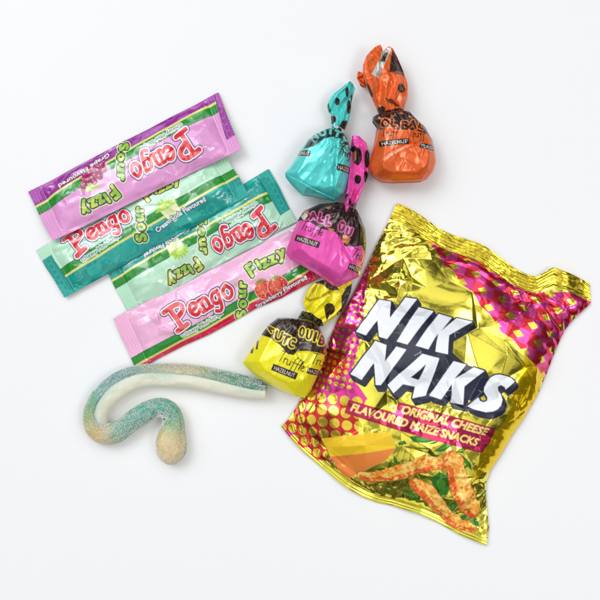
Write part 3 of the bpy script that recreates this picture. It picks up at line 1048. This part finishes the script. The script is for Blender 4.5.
def shape_body(name, sides, zmid, hgt, mat, cv, root, zref, seed, planes=None, sag=1.0, creases=(), neck=(0, 0), pleat=1.2, edge=0.24, base=0.0):
    NU, NV = 170, 190
    R = coons(*sides, NU, NV)
    U = np.linspace(0, 1, NU)[None, :]
    V = np.linspace(0, 1, NV)[:, None]
    X, Y = R[..., 0], R[..., 1]
    x0, x1, y0, y1 = X.min(), X.max(), Y.min(), Y.max()
    # faceted convex dome: lowest of tangent planes of a smooth dome
    dome = lambda a, b: (np.clip(1 - np.abs(2 * a - 1) ** 2.4, 0, 1) ** 0.5) * (np.clip(1 - np.abs(2 * b - 1) ** 3.0, 0, 1) ** 0.5)
    r = np.random.RandomState(seed)
    planes = None
    pts = planes or [(0.5, 0.12), (0.25 + 0.1 * r.rand(), 0.42), (0.68 + 0.1 * r.rand(), 0.45), (0.4 + 0.2 * r.rand(), 0.72), (0.08, 0.7), (0.93, 0.66), (0.4 + 0.2 * r.rand(), 0.95), (0.15, 0.95), (0.88, 0.93)]
    Z = np.full((NV, NU), 9.0)
    for a, b in pts:
        e = 0.02
        d0 = dome(a, b)
        ga, gb = (dome(a + e, b) - dome(a - e, b)) / (2 * e), (dome(a, b + e) - dome(a, b - e)) / (2 * e)
        Z = np.minimum(Z, d0 + ga * (U - a) + gb * (V - b) + r.uniform(-0.02, 0.02))
    rim = np.minimum(np.minimum(U, 1 - U), np.minimum(V * 1.2, 1 - V))
    Z = np.minimum(Z, np.sqrt(np.clip(rim / edge, 0, 1)) * 1.15)
    for _ in range(14):
        Zp = np.pad(Z, 1, mode='edge')
        Z = (Zp[1:-1, 1:-1] * 2 + Zp[:-2, 1:-1] + Zp[2:, 1:-1] + Zp[1:-1, :-2] + Zp[1:-1, 2:]) / 6
    f1 = facets(x0 - 5, y0 - 5, x1 + 5, y1 + 5, 24, seed + 1, S=2.5)
    f2 = facets(x0 - 5, y0 - 5, x1 + 5, y1 + 5, 7, seed + 2, S=2.5)
    env = np.clip(rim / 0.1, 0, 1)
    top = zmid + hgt * Z + env * (1.6 * f1(X, Y) + 0.45 * f2(X, Y) * np.clip(1.15 - 1.6 * V, 0.12, 1))
    # gathers running out of the neck
    d = np.clip(1 - V / 0.42, 0, 1)
    ph = U * 15 + 0.8 * np.sin(V * 9 + seed) + 1.2 * vnoise(U * 6, V * 5, seed)
    tri = 0.75 * (1 - np.abs(2 * vnoise(U * 13 + 0.4 * np.sin(V * 14), V * 5 + 0 * U, seed + 9) - 1) * 1.6) + 0.4 * vnoise(U * 25, V * 14, seed + 7) + 0.15 * np.abs((ph % 1) - 0.5)
    top = top + env * pleat * 2.8 * (d ** 1.1) * (tri - 0.5) * np.clip(V / 0.03, 0, 1)
    # long soft folds and the overlapping edges of the film
    top = top + env * 1.1 * (1 - 2.2 * np.abs(vnoise(U * 4.2 + V * 1.3, V * 2.2 - U, seed + 21) - 0.5))
    top = top + env * 0.5 * (1 - 2.4 * np.abs(vnoise(U * 11 + V * 4, V * 7 - U * 3, seed + 22) - 0.5))
    for pl in creases:
        for (xa, ya), (xb, yb) in zip(pl[:-1], pl[1:]):
            L_ = math.hypot(xb - xa, yb - ya)
            q = ((X - xa) * (xb - xa) + (Y - ya) * (yb - ya)) / L_ ** 2
            sd_ = ((X - xa) * (yb - ya) - (Y - ya) * (xb - xa)) / L_
            inn = np.clip(np.minimum(q + 0.12, 1.12 - q) / 0.12, 0, 1)
            top = top + env * inn * 1.5 * np.clip(sd_ / 0.5, 0, 1) * np.exp(-np.clip(sd_, 0, None) / 6.0)
            top = top - env * inn * 0.9 * np.exp(-(sd_ / 1.2) ** 2)
    # the shoulder runs down to the neck
    F = np.dstack([X, Y, top + base])
    col = cv.sample(X, Y)
    w1 = grid_mesh('wrapper_front', to_world(F, zref), mat, root, col)
    Zb = np.minimum(1, np.sqrt(np.clip(rim / 0.3, 0, 1)))
    bot = zmid - (zmid - 0.8) * Zb * sag
    kx = 0.93 + 0.0 * X
    G = np.dstack([X, Y, bot + base])
    G[..., 2] = np.minimum(G[..., 2], F[..., 2])
    grid_mesh('wrapper_back', to_world(G[::3, ::3] if False else G, zref), mat, root, col, flip=True)


def shape_tail(name, sides, z0, hgt, mat, cv, root, zref, seed, pleats=5, gap=1.2, lift=0.0, neck_row=1.0):
    """fan of gathered film, narrow end = bottom row (v=1) when neck_row=1 else top row"""
    NU, NV = 120, 150
    R = coons(*sides, NU, NV)
    U = np.linspace(0, 1, NU)[None, :]
    V = np.linspace(0, 1, NV)[:, None]
    X, Y = R[..., 0], R[..., 1]
    t_ = 1 - V if neck_row == 1.0 else V                # 0 at the neck
    ph = U * pleats + 0.6 * np.sin(V * 5 + seed) + 0.8 * vnoise(U * 3, V * 4, seed)
    tri = np.abs((ph % 1) - 0.5) * 2
    rim = np.minimum(U, 1 - U)
    env = np.clip(rim / 0.12, 0, 1)
    dome = np.sqrt(np.clip(1 - (2 * U - 1) ** 2, 0, 1))
    f1 = facets(X.min() - 5, Y.min() - 5, X.max() + 5, Y.max() + 5, 9, seed + 2, S=2.5)
    top = z0 + hgt * dome * (1 - 0.25 * t_) + lift * t_ + env * (4.0 * (tri - 0.5) * (0.55 + 0.45 * np.sin(t_ * 3.1)) + 1.8 * f1(X, Y) + 0.8 * fnoise(X / 3.0, Y / 5.0, seed + 4, 2))
    top = np.maximum(top, 1.2)
    col = cv.sample(X, Y)
    F = np.dstack([X, Y, top])
    grid_mesh(name, to_world(F, zref), mat, root, col)
    bot = z0 - (z0 - 0.8) * 0.75 * dome + lift * t_ + 0 * X
    kt = np.clip((t_ - 0.1) / 0.35, 0, 1)
    bot = bot * (1 - kt) + (top - 1.1) * kt
    G = np.dstack([X, Y, np.minimum(np.maximum(bot, 0.6), top - 0.4 * env)])
    grid_mesh(name, to_world(G, zref), mat, root, col, flip=True)


def neck_band(sides, z0, hgt, mat, cv, root, zref, seed):
    NU, NV = 70, 40
    R = coons(*sides, NU, NV)
    U = np.linspace(0, 1, NU)[None, :]
    V = np.linspace(0, 1, NV)[:, None]
    X, Y = R[..., 0], R[..., 1]
    ph = U * 6 + V * 1.6
    tri = np.abs((ph % 1) - 0.5) * 2
    dome = np.sqrt(np.clip(1 - (2 * U - 1) ** 2, 0, 1))
    top = z0 + hgt * dome + 1.8 * (tri - 0.5) * np.clip(np.minimum(U, 1 - U) / 0.1, 0, 1)
    col = cv.sample(X, Y)
    grid_mesh('twist', to_world(np.dstack([X, Y, top]), zref), mat, root, col)
    grid_mesh('twist', to_world(np.dstack([X, Y, z0 - hgt * dome * 0.9 + 0 * X]), zref), mat, root, col, flip=True)


def truffle_teal():
    c = Canvas(278, 74, 362, 206, 5, (84, 212, 206), 0.25)
    # brown crown lettering round the shoulder
    dk = (38, 44, 44)
    c.poly([(309, 140), (318, 132), (330, 128), (345, 130), (351, 142), (353, 158), (348, 152), (341, 142), (335, 139), (324, 141), (313, 149), (303, 150)], (20, 44, 44))
    T = block_letters(c, [('N', 314, 139, 6, 6, -35), ('U', 322, 134.5, 6, 6, -18), ('T', 330, 133, 6, 6, 0), ('T', 337, 136, 6, 6, 20), ('Y', 343, 143, 6, 6, 45), ('B', 347, 151, 6, 6, 60)], dk, (92, 196, 190))
    T = script_word(c, 306, 146, 8, -30, 3)
    c.paint(T, (34, 40, 44), 0.2)
    c.paint(script_word(c, 337, 156, 8, 15, 4, 0.9), (34, 40, 44), 0.2)
    tag_box(c, 299, 150.5, 12, 6, 12, 'LNUT')
    tag_box(c, 337, 165.5, 15, 6.5, 10, 'HAZEL')
    # spots on the tail
    for x, y, rx, ry in ((337.5, 101.5, 2.4, 4), (349, 106, 2.2, 7), (333, 119, 3.2, 4.2), (330, 123, 2, 2.4), (347, 92, 1.6, 5), (352, 98, 1.4, 4)):
        c.paint(c.m_disc(x, y, rx, ry), (58, 40, 38), 0.3)
    c.poly([(338, 128), (342, 121), (347, 120), (350, 126), (346, 134), (340, 133)], (48, 38, 36), 0.3)
    c.poly([(326, 104), (328, 100), (331, 110), (330, 113)], (20, 96, 100))
    c.soften(1)
    root = empty('wrapped_truffle', 'turquoise wrapped truffle with twisted top, lying left of the orange one', 'truffle', tuple(to_world(np.array([318., 160., 0.]), 20)), GRP_T)
    top = [(331, 129), (335, 127.5), (339, 128.5), (344, 134)]
    left = [(331, 129), (323, 131), (315, 134), (308, 140), (302, 148), (296, 158), (290, 167), (285, 172.5), (285.5, 177)]
    right = [(344, 134), (348, 141), (351, 151), (351, 163), (349, 176), (346, 187), (343, 194), (334, 201.5)]
    bottom = [(285.5, 177), (291, 184), (299, 192), (303, 195.5), (313, 196), (323, 198.5), (334, 201.5)]
    shape_body('b', (top, right, bottom, left), 17, 19, M_truf, c, root, 20, 12, creases=[[(337, 134), (336, 150), (335, 168), (334, 199)], [(334, 199), (313, 190), (287, 175)]], planes=[(0.35, 0.35), (0.62, 0.42), (0.45, 0.68), (0.78, 0.55), (0.12, 0.6), (0.45, 0.93), (0.15, 0.93), (0.9, 0.8), (0.5, 0.15)], pleat=1.0)
    tt = [(347, 82.5), (350, 81.5), (353, 83)]
    tl = [(347, 82.5), (340, 88), (333, 93), (329, 99), (327.5, 104), (328, 110), (331, 113), (331.5, 121), (332, 129)]
    tr = [(353, 83), (355.5, 88), (353, 95), (351.5, 104), (351, 112), (349, 120), (346, 127), (343, 134)]
    tb = [(332, 129), (336, 131), (340, 132), (343, 134)]
    shape_tail('wrapper_tail', (tt, tr, tb, tl), 12, 7, M_truf, c, root, 20, 4, 3, lift=4)
    neck_band(([(332, 126), (338, 126.5), (345, 130)], [(345, 130), (343, 137)], [(331, 131), (337, 132), (343, 137)], [(332, 126), (331, 131)]), 14, 7.5, M_truf, twist_cv((214, 222, 224), (44, 44, 44)), root, 20, 3)


def twist_cv(a, b):
    c = Canvas(270, 60, 420, 340, 2, a, 0.3)
    xx, yy = np.meshgrid(c.xx, c.yy)
    c.paint(vnoise(xx / 2.2, yy / 2.2, 9) > 0.55, b)
    return c


def truffle_orange():
    c = Canvas(355, 42, 442, 188, 5, (234, 100, 34), 0.25)
    br = (46, 22, 16)
    c.poly([(368, 110), (384, 112), (400, 108), (412, 112), (424, 124), (434, 140), (434, 146), (426, 136), (414, 133), (402, 134), (388, 131), (376, 131), (366, 126)], br, 0.35)
    block_letters(c, [('O', 384, 126, 6.5, 7, -4), ('L', 392, 126, 4.5, 7, 2), ('B', 403, 129, 6, 7, 5), ('A', 411, 127, 7, 7, 8), ('L', 420, 127, 4.5, 7, 16)], (240, 120, 50), (66, 36, 26))
    for x, y in ((391, 119), (400, 116), (409, 120), (378, 121)):
        c.paint(c.m_disc(x, y, 2.2, 1.2), (196, 120, 70), 0.5)
    c.paint(script_word(c, 380, 139, 7.6, -1, 5, 0.8), (60, 26, 20), 0.1)
    c.paint(script_word(c, 406, 140.5, 8.4, -2, 5, 0.8), (60, 26, 20), 0.1)
    tag_box(c, 378, 143.5, 29, 5.6, -4)
    tag_box(c, 418, 145, 16, 5.6, 6, 'TILAUD')
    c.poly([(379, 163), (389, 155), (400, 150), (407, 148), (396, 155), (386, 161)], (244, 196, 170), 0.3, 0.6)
    T = c.new()
    for k in range(7):
        m_text(c, 'ingredients cocoa', 378.5 + k * 2.0, 178 + (k % 2), 11 + (k * 5) % 4, 1.5, -84, 0, T)
    c.paint(T & (np.add.outer(c.yy * 0, c.xx) > 384), (176, 72, 30))
    c.paint(T & (np.add.outer(c.yy * 0, c.xx) <= 384), (120, 60, 30))
    # tail prints
    c.poly([(392, 50), (394, 53), (404, 72), (389, 73), (390, 62)], (56, 32, 26), 0.35)
    c.poly([(381, 53), (391, 48), (389, 55), (378, 80), (371, 75), (376, 66), (380, 60)], (214, 210, 200), 0.4)
    c.poly([(381, 60), (384, 55), (388, 53), (384, 64), (379, 62)], (92, 88, 74), 0.5)
    c.paint(c.m_disc(401, 89, 4, 4.6), (60, 34, 26), 0.3)
    c.paint(c.m_disc(402, 89.5, 1.2, 2.2), (120, 80, 50), 0.3)
    c.paint(c.m_disc(381, 110, 3.8, 3.6), (60, 34, 26), 0.3)
    c.poly([(366, 82), (369, 86), (373, 95), (372, 98), (367, 88)], (50, 34, 36), 0.3)
    c.poly([(384, 99), (390, 100), (396, 104), (400, 107), (396, 107), (389, 104)], (96, 46, 26), 0.3)
    c.poly([(390, 73), (404, 72), (404, 76), (397, 76)], (150, 90, 74), 0.4)
    c.soften(1)
    root = empty('wrapped_truffle', 'orange wrapped truffle with a tall flared top, at the upper right of the group', 'truffle', tuple(to_world(np.array([403., 148., 0.]), 20)), GRP_T)
    top = [(381, 113), (388, 112), (396, 110), (407, 111)]
    left = [(381, 113), (373, 117), (372.5, 122), (377, 128), (375, 140), (372, 153), (369, 166), (371, 174), (376, 179)]
    right = [(407, 111), (415, 118), (425, 127), (432, 140), (435, 153), (436, 162), (433, 172), (427, 179)]
    bottom = [(376, 179), (382, 182), (392, 183), (408, 182.5), (420, 182), (427, 179)]
    shape_body('b', (top, right, bottom, left), 18, 20, M_truf, c, root, 20, 23, creases=[[(401, 112), (404, 130), (409, 146), (392, 154), (378, 164)], [(436, 153), (422, 150), (409, 146)]], planes=[(0.3, 0.35), (0.7, 0.35), (0.35, 0.62), (0.68, 0.7), (0.9, 0.6), (0.1, 0.6), (0.5, 0.93), (0.15, 0.9), (0.5, 0.15)], pleat=1.3)
    tt = [(366, 57), (373, 50), (380, 46.5), (382, 53), (388, 48), (393, 49)]
    tl = [(366, 57), (363, 65), (363, 75), (367, 86), (372, 97), (376, 106), (379, 113)]
    tr = [(393, 49), (398, 58), (404, 72), (408, 83), (408.5, 95), (405, 108), (404, 112)]
    tb = [(379, 113), (386, 114), (395, 112), (404, 112)]
    shape_tail('wrapper_tail', (tt, tr, tb, tl), 14, 11, M_truf, c, root, 20, 9, 4, lift=7)
    shape_tail('wrapper_tail', ([(358, 70), (366, 74)], [(366, 74), (368, 79), (367, 85)], [(360.5, 82), (364, 84), (367, 85)], [(358, 70), (357, 76), (360.5, 82)]), 10, 4, M_truf, c, root, 20, 5, 2, lift=3)


def truffle_pink():
    c = Canvas(280, 128, 376, 292, 5, (236, 84, 176), 0.25)
    br = (46, 22, 20)
    c.poly([(296, 222), (303, 210), (318, 203), (343, 198), (352, 196), (362, 212), (370, 226), (368, 262), (361, 246), (352, 248), (344, 247), (340, 240), (334, 233), (320, 230), (311, 224), (302, 221)], br, 0.4)
    block_letters(c, [('B', 306, 216, 5, 6.5, -30), ('A', 313, 217, 6, 6.5, 0), ('L', 321, 219, 4, 8, 12), ('L', 328, 222, 4, 8, 12), ('O', 341, 228, 4.6, 8, 14), ('U', 348, 233, 4.6, 7, 18)], (230, 96, 170), (80, 34, 44))
    for pts in ([(303, 213), (309, 210), (306, 219)], [(325, 209), (331, 207), (328, 211)], [(342, 236), (350, 240), (346, 246), (341, 242)], [(326, 229), (334, 231), (330, 233)]):
        c.poly(pts, (208, 140, 84), 0.6)
    c.poly([(301, 217), (305, 213), (308, 216), (304, 222)], (240, 222, 200), 0.5)
    c.paint(script_word(c, 300, 229.5, 8.6, 20, 7, 0.8), (56, 22, 36), 0.1)
    c.paint(script_word(c, 350, 257, 9, 22, 4, 0.8), (56, 22, 36), 0.1)
    tag_box(c, 296.5, 235, 25, 6.4, 19)
    tag_box(c, 349, 263.5, 17, 6, 22, 'HAZELN')
    # tail
    c.poly([(340, 196), (348, 193), (352, 200), (350, 208), (343, 222), (340, 212)], br, 0.4)
    c.poly([(347, 196), (360, 186), (358, 200), (350, 206), (345, 214), (344, 202)], (232, 78, 168), 0.3)
    for x, y, rx, ry in ((357.5, 156, 4.6, 9), (354, 148.5, 3, 3), (358, 179, 3.2, 4.5), (367.5, 158, 2.6, 9), (366.5, 176, 2.6, 6), (350, 203, 1.5, 5)):
        c.paint(c.m_disc(x, y, rx, ry), br, 0.4)
    c.poly([(353, 153), (356, 150), (357, 158), (354, 162)], (176, 130, 84), 0.5)
    c.soften(1)
    root = empty('wrapped_truffle', 'pink wrapped truffle in the middle of the group, its twist beside the turquoise one', 'truffle', tuple(to_world(np.array([326., 240., 0.]), 22)), GRP_T)
    top = [(340, 203), (345, 203), (350, 204), (356, 209)]
    left = [(340, 203), (330, 203), (320, 204), (304, 211), (298, 220), (293, 233), (288, 246), (285.5, 253)]
    right = [(356, 209), (361, 218), (365, 229), (366, 243), (365, 256), (362, 268), (359, 277)]
    bottom = [(285.5, 253), (290, 259), (299, 264), (313, 272), (325, 280), (333, 286), (339, 287), (350, 281), (359, 277)]
    shape_body('b', (top, right, bottom, left), 18, 19, M_truf, c, root, 24, 34, creases=[[(345, 206), (338, 222), (338, 240), (350, 262), (353, 282)]], planes=[(0.25, 0.3), (0.62, 0.35), (0.3, 0.62), (0.62, 0.68), (0.9, 0.5), (0.1, 0.7), (0.35, 0.93), (0.8, 0.9), (0.5, 0.12)], pleat=1.4, base=5, sag=0.8)
    tt = [(352.5, 135), (355, 134), (358.5, 135), (367, 142)]
    tl = [(352.5, 135), (351, 148), (348.5, 160), (347.5, 175), (346.5, 190), (344, 205), (343, 214)]
    tr = [(367, 142), (370, 153), (370, 165), (368, 177), (363, 190), (358, 202), (354, 212)]
    tb = [(343, 214), (348, 216), (354, 212)]
    shape_tail('wrapper_tail', (tt, tr, tb, tl), 16, 7, M_truf, c, root, 24, 15, 3, lift=0)


def truffle_yellow():
    c = Canvas(238, 272, 360, 404, 5, (244, 232, 30), 0.15)
    br = (48, 28, 18)
    c.poly([(255, 334), (266, 312), (300, 310), (322, 320), (330, 345), (328, 356), (318, 352), (308, 350), (297, 350), (294, 354), (288, 353), (280, 344), (270, 337), (262, 335)], br, 0.35)
    block_letters(c, [('A', 270, 328, 4, 7, -50), ('U', 279, 335, 6, 8, 18), ('T', 286, 339, 6, 8, 22), ('C', 292, 342, 5, 8, 20), ('O', 302, 331, 4, 8, 8), ('U', 309, 334, 4.5, 8, 12), ('I', 315, 336, 1.4, 8, 15), ('B', 322, 340, 5, 8, 18)], (240, 222, 60), (70, 46, 30))
    c.paint(script_word(c, 277.5, 359, 10.5, 25, 7, 0.85), (46, 34, 22), 0.1)
    c.paint(script_word(c, 310, 362, 10.5, 18, 3, 0.85), (46, 34, 22), 0.1)
    tag_box(c, 274, 362.5, 26, 6.8, 22)
    tag_box(c, 308, 366, 13, 6.2, 18, 'HAZE')
    c.poly([(257, 341), (259, 340), (258, 349), (256, 349)], (60, 50, 30), 0.1)
    c.poly([(251, 350), (254, 347), (253, 353), (250.5, 353)], (50, 40, 30), 0.1)
    # tail: brown drop + dark rim
    c.paint(c.m_disc(330, 309, 5.4, 6), br, 0.3)
    c.poly([(325, 312), (327, 321), (331, 313)], br, 0.3)
    c.poly([(342, 296), (347, 287), (356, 281), (352, 296), (345, 310), (338, 316), (337, 313), (342, 308)], (48, 40, 34), 0.3)
    c.poly([(305, 299), (312, 288), (318, 283), (316, 289), (309, 299), (318, 297), (330, 290), (336, 290), (322, 298), (310, 302)], (190, 170, 30), 0.3)
    c.poly([(309, 282), (330, 278), (340, 290), (330, 290), (322, 284)], (90, 60, 40), 0.4)
    c.soften(1)
    root = empty('wrapped_truffle', 'yellow wrapped truffle next to the packet, its end over the gummy snake', 'truffle', tuple(to_world(np.array([290., 360., 0.]), 20)), GRP_T)
    top = [(295, 319), (300, 318), (307, 317.5), (313, 320)]
    left = [(295, 319), (286, 317.5), (278, 318), (270, 324), (264, 331), (259, 339), (252.5, 348), (246, 357), (242.5, 362.5)]
    right = [(313, 320), (320, 328), (325, 340), (326.5, 350), (322, 366), (316, 379), (310, 391), (305, 398)]
    bottom = [(242.5, 362.5), (246, 367), (257, 377), (272, 385.5), (283, 391), (295, 396), (305, 398)]
    shape_body('b', (top, right, bottom, left), 18, 18, M_truf, c, root, 20, 47, creases=[[(300, 320), (294, 336), (294, 350), (304, 366), (308, 392)]], planes=[(0.3, 0.3), (0.68, 0.3), (0.35, 0.6), (0.72, 0.62), (0.55, 0.8), (0.08, 0.6), (0.4, 0.94), (0.9, 0.8), (0.5, 0.12)], pleat=1.3)
    tt = [(313, 283), (322, 280), (334, 279), (346, 279), (353, 282)]
    tl = [(313, 283), (308, 289), (304.5, 296), (303, 303), (306, 311), (309, 317)]
    tr = [(353, 282), (351.5, 292), (347.5, 302), (343, 311), (335, 318), (324, 326)]
    tb = [(309, 317), (314, 322), (319, 327), (324, 326)]
    shape_tail('wrapper_tail', (tt, tr, tb, tl), 5, 8, M_truf, c, root, 20, 22, 4, lift=0)
    cc = Canvas(270, 270, 360, 340, 3, (80, 84, 30), 0.4)
    xx, yy = np.meshgrid(cc.xx, cc.yy)
    cc.paint(vnoise(xx / 3, yy / 3, 4) > 0.55, (30, 26, 22))
    neck_band(([(302, 311), (312, 313), (321, 322)], [(321, 322), (316, 329)], [(296, 321), (305, 324), (316, 329)], [(302, 311), (296, 321)]), 11, 7, M_truf, cc, root, 20, 3)


# ================================================================ gummy snake
def make_gummy():
    path = np.array([(269, 390), (258, 389), (245, 387), (220, 381.5), (195, 377), (170, 375), (150, 374.5), (133, 377.5), (119, 384.5), (106.5, 395), (98, 405.5),
                     (94, 417), (96.5, 429), (106, 435.5), (119, 431.5), (126, 426.5), (132, 421.5), (145, 412.5), (160, 405.5), (171, 410.5), (174.5, 421), (172.5, 431), (171.5, 440), (171, 452), (170.5, 468)], float)
    rad = np.array([8.5, 10, 11, 11.8, 12, 11.5, 10.5, 11.5, 13, 12.8, 12, 12, 11.5, 10.6, 10, 10, 10.4, 10.6, 9.2, 10, 10, 12.8, 16, 15.5, 6], float)
    # jelly side direction in the section: angle from up towards the outer side (left of travel = down in photo)
    side = np.array([84, 84, 86, 90, 96, 100, 100, 100, 100, 98, 92, 78, 45, 15, 0, 0, 0, 0, 0, 0, 0, 0, 0, 0, 0], float)
    colr = np.array([(58, 126, 104), (60, 128, 106), (66, 132, 108), (96, 150, 116), (186, 178, 128), (196, 184, 138), (150, 168, 142), (110, 156, 150), (96, 150, 148), (104, 160, 150), (112, 162, 124),
                     (150, 172, 104), (210, 182, 112), (220, 188, 120), (116, 170, 136), (84, 164, 142), (78, 164, 144), (74, 160, 140), (70, 158, 138), (72, 158, 130), (92, 168, 110), (200, 188, 120), (220, 196, 134), (224, 198, 136), (222, 196, 134)], float)
    n = 520
    d = np.r_[0, np.cumsum(np.linalg.norm(np.diff(path, axis=0), axis=1))]
    tt = np.linspace(0, d[-1], n)

    def smooth1(a, k=9):
        ker = np.ones(k) / k
        return np.convolve(np.r_[np.full(k // 2, a[0]), a, np.full(k // 2, a[-1])], ker, 'valid')
    px_ = smooth1(smooth1(np.interp(tt, d, path[:, 0]), 17), 17)
    py_ = smooth1(smooth1(np.interp(tt, d, path[:, 1]), 17), 17)
    rr = smooth1(smooth1(np.interp(tt, d, rad), 17), 17)
    end = np.minimum(tt / 2.5, 1)
    rr = rr * np.sqrt(np.clip(1 - (1 - np.clip(tt / 2.0, 0, 1)) ** 2, 0.0, 1)) * np.sqrt(np.clip(1 - (1 - np.clip((d[-1] - tt) / 14.0, 0, 1)) ** 2, 0.0, 1))
    sd = np.radians(smooth1(np.interp(tt, d, side), 25))
    cc = np.stack([smooth1(np.interp(tt, d, colr[:, k]), 15) for k in range(3)], 1)
    tx, ty = np.gradient(px_), np.gradient(py_)
    L = np.hypot(tx, ty)
    # outer side: right-hand end travels left, outer side is up in the photo (smaller y)
    nx, ny = -ty / L, tx / L
    nx, ny = -nx * -1, -ny * -1
    # orient: at start the travel is (-1,0): outer = (0,-1)
    if ny[20] > 0:
        nx, ny = -nx, -ny
    m = 64
    zc = 9.2

    def ring(i, phi, bump):
        r = rr[i] + bump
        return (px_[i] + nx[i] * r * np.sin(phi), py_[i] + ny[i] * r * np.sin(phi), np.maximum(0.3, np.minimum(zc, rr[i] + 0.2) + 0.90 * r * np.cos(phi)))

    def part(name, lo, hi, colfun, mat, amp, root):
        ph = np.linspace(lo, hi, m)
        I, PH = np.meshgrid(np.arange(n), ph)
        PHI = PH + sd[I]
        b = amp * (fnoise(I / 5.0, PH * 5, 4, 3)) + 1.6 * fnoise(I / 26.0, PH * 1.2, 14, 2)
        X, Y, Z = ring(I, PHI, b * np.clip(rr[I] / 5, 0, 1))
        F = np.dstack([X, Y, Z])
        grid_mesh(name, to_world(F, 9), mat, root, colfun(I, PH), flip=False)
    root = empty('gummy_snake', 'sugared green and amber gummy snake with a cream underside, bent into a hook', 'gummy sweet', tuple(to_world(np.array([150., 405., 0.]), 9)))

    def gcol(I, PH):
        c = lin((cc * 0.92 + 19)[I].reshape(-1, 3)).reshape(I.shape + (3,))
        k = (0.88 + 0.24 * vnoise(I / 3.0, PH * 8, 31))[..., None]
        return np.concatenate([c * k, np.zeros(I.shape + (1,))], -1)

    def fcol(I, PH):
        base = lin((250, 244, 222)) * np.ones(I.shape + (3,))
        tint = lin((176, 216, 196))
        k = (0.8 * np.clip(1 - (np.minimum(np.abs(PH - PH.min()), np.abs(PH.max() - PH))) / 0.9, 0, 1) * np.clip(fnoise(I / 40.0, PH * 0 + 1, 3, 1) + 1.1, 0, 1))[..., None]
        c = base * (1 - k) + tint * k
        return np.concatenate([c, np.zeros(I.shape + (1,))], -1)

    def gm(name, sub, rough):
        mt = film_mat(name, rough, rough, 0.0, coat=0, bump=0.25, bscale=1400)
        b = mt.node_tree.nodes['Principled BSDF']
        b.inputs['Subsurface Weight'].default_value = sub
        b.inputs['Subsurface Radius'].default_value = (0.005, 0.005, 0.004)
        b.inputs['Subsurface Scale'].default_value = 1
        return mt
    Mj, Mf = gm('gummy_jelly', 0.75, 0.35), gm('gummy_foam', 0.7, 0.5)
    hw = 1.50
    part('jelly_back', -hw, hw, gcol, Mj, 0.9, root)
    part('foam_belly', hw, 2 * math.pi - hw, fcol, Mf, 0.25, root)
    # sugar grains
    r = np.random.RandomState(8)
    N = 34000
    i = r.randint(3, n - 3, N)
    phj = r.uniform(-hw - 0.04, hw + 0.04, N)
    X, Y, Z = ring(i, phj + sd[i], 0.25 + r.uniform(-0.2, 0.25, N))
    keep = (Z > 0.9) & (vnoise(i / 9.0, phj * 5 + 9, 77) + 0.35 * r.rand(N) > 0.42)
    i2 = r.randint(3, n - 12, 3500)
    ph2 = r.uniform(hw, 2 * math.pi - hw, 3500)
    X2, Y2, Z2 = ring(i2, ph2 + sd[i2], 0.1 + r.uniform(-0.15, 0.1, 3500))
    C = np.vstack([np.stack([X, Y, Z], 1)[keep], np.stack([X2, Y2, Z2], 1)[Z2 > 0.9]])
    N = len(C)
    cube = np.array([(x, y, z) for x in (-1, 1) for y in (-1, 1) for z in (-1, 1)], float)
    fc = np.array([(0, 1, 3, 2), (4, 6, 7, 5), (0, 4, 5, 1), (2, 3, 7, 6), (0, 2, 6, 4), (1, 5, 7, 3)])
    sz = r.uniform(0.10, 0.28, (N, 1, 1))
    q = r.randn(N, 3, 3)
    Q = np.linalg.qr(q)[0]
    V = (cube[None] * sz * r.uniform(0.6, 1, (N, 1, 3))) @ Q + C[:, None]
    Vw = to_world(V.reshape(-1, 3), 9) - np.array(root.location)
    Fc = (fc[None] + 8 * np.arange(N)[:, None, None]).reshape(-1, 4)
    me = bpy.data.meshes.new('sugar_crystals')
    me.vertices.add(len(Vw))
    me.vertices.foreach_set('co', Vw.astype(np.float32).ravel())
    me.loops.add(Fc.size)
    me.loops.foreach_set('vertex_index', Fc.ravel().astype(np.int32))
    me.polygons.add(len(Fc))
    me.polygons.foreach_set('loop_start', np.arange(0, Fc.size, 4, dtype=np.int32))
    me.update(calc_edges=True)
    ms = plain('sugar', (246, 248, 242), 0.3, trans=0.0)
    me.materials.append(ms)
    o = bpy.data.objects.new('sugar_crystals', me)
    sc.collection.objects.link(o)
    o.parent = root
    o['kind'] = 'stuff'


# ================================================================ build
make_bag()
truffle_teal()
truffle_orange()
truffle_pink()
truffle_yellow()
make_gummy()

GREEN, TEAL, TEAL2 = (182, 224, 194), (6, 150, 140), (50, 188, 172)
make_strip('green and teal chew strip lying partly under another, its name upside down',
           [(297, 221), (129, 318), (105, 268), (269, 168)],
           strip_art(GREEN, TEAL, TEAL2, (36, 41), -25.5, 'soda', 'Cream Soda Flavoured', True, (13, 17, 13, 56)), (0.5, 0.5, 0.5, 0.5), 61)
make_strip('pink chew strip with strawberries and a red band, lowest of the four',
           [(113, 319), (305, 222), (328, 273), (135, 371)],
           strip_art((238, 178, 212), (210, 22, 70), (234, 84, 130), (51, 43), 0, 'berry', 'Strawberry Flavoured', False), (3.5, 1, 0.5, 0.5), 62)
make_strip('green and teal chew strip reading upright, between the purple strip and another green one',
           [(34, 250), (222, 149), (249, 195), (63, 298)],
           strip_art(GREEN, TEAL, TEAL2, (37, 32), -20, 'soda', 'Cream Soda Flavoured', True, (11, 12, 12, 56)), (0.5, 4, 9, 3), 63)
make_strip('purple and pink chew strip with grapes, topmost, its name upside down',
           [(242, 149), (52, 241), (25, 191), (218, 90)],
           strip_art((222, 150, 204), (150, 42, 148), (192, 100, 190), (48, 38), -10.5, 'grape', 'Grape Flavoured', False, (10, 5, 14, 56)), (12, 9, 1, 1), 64)
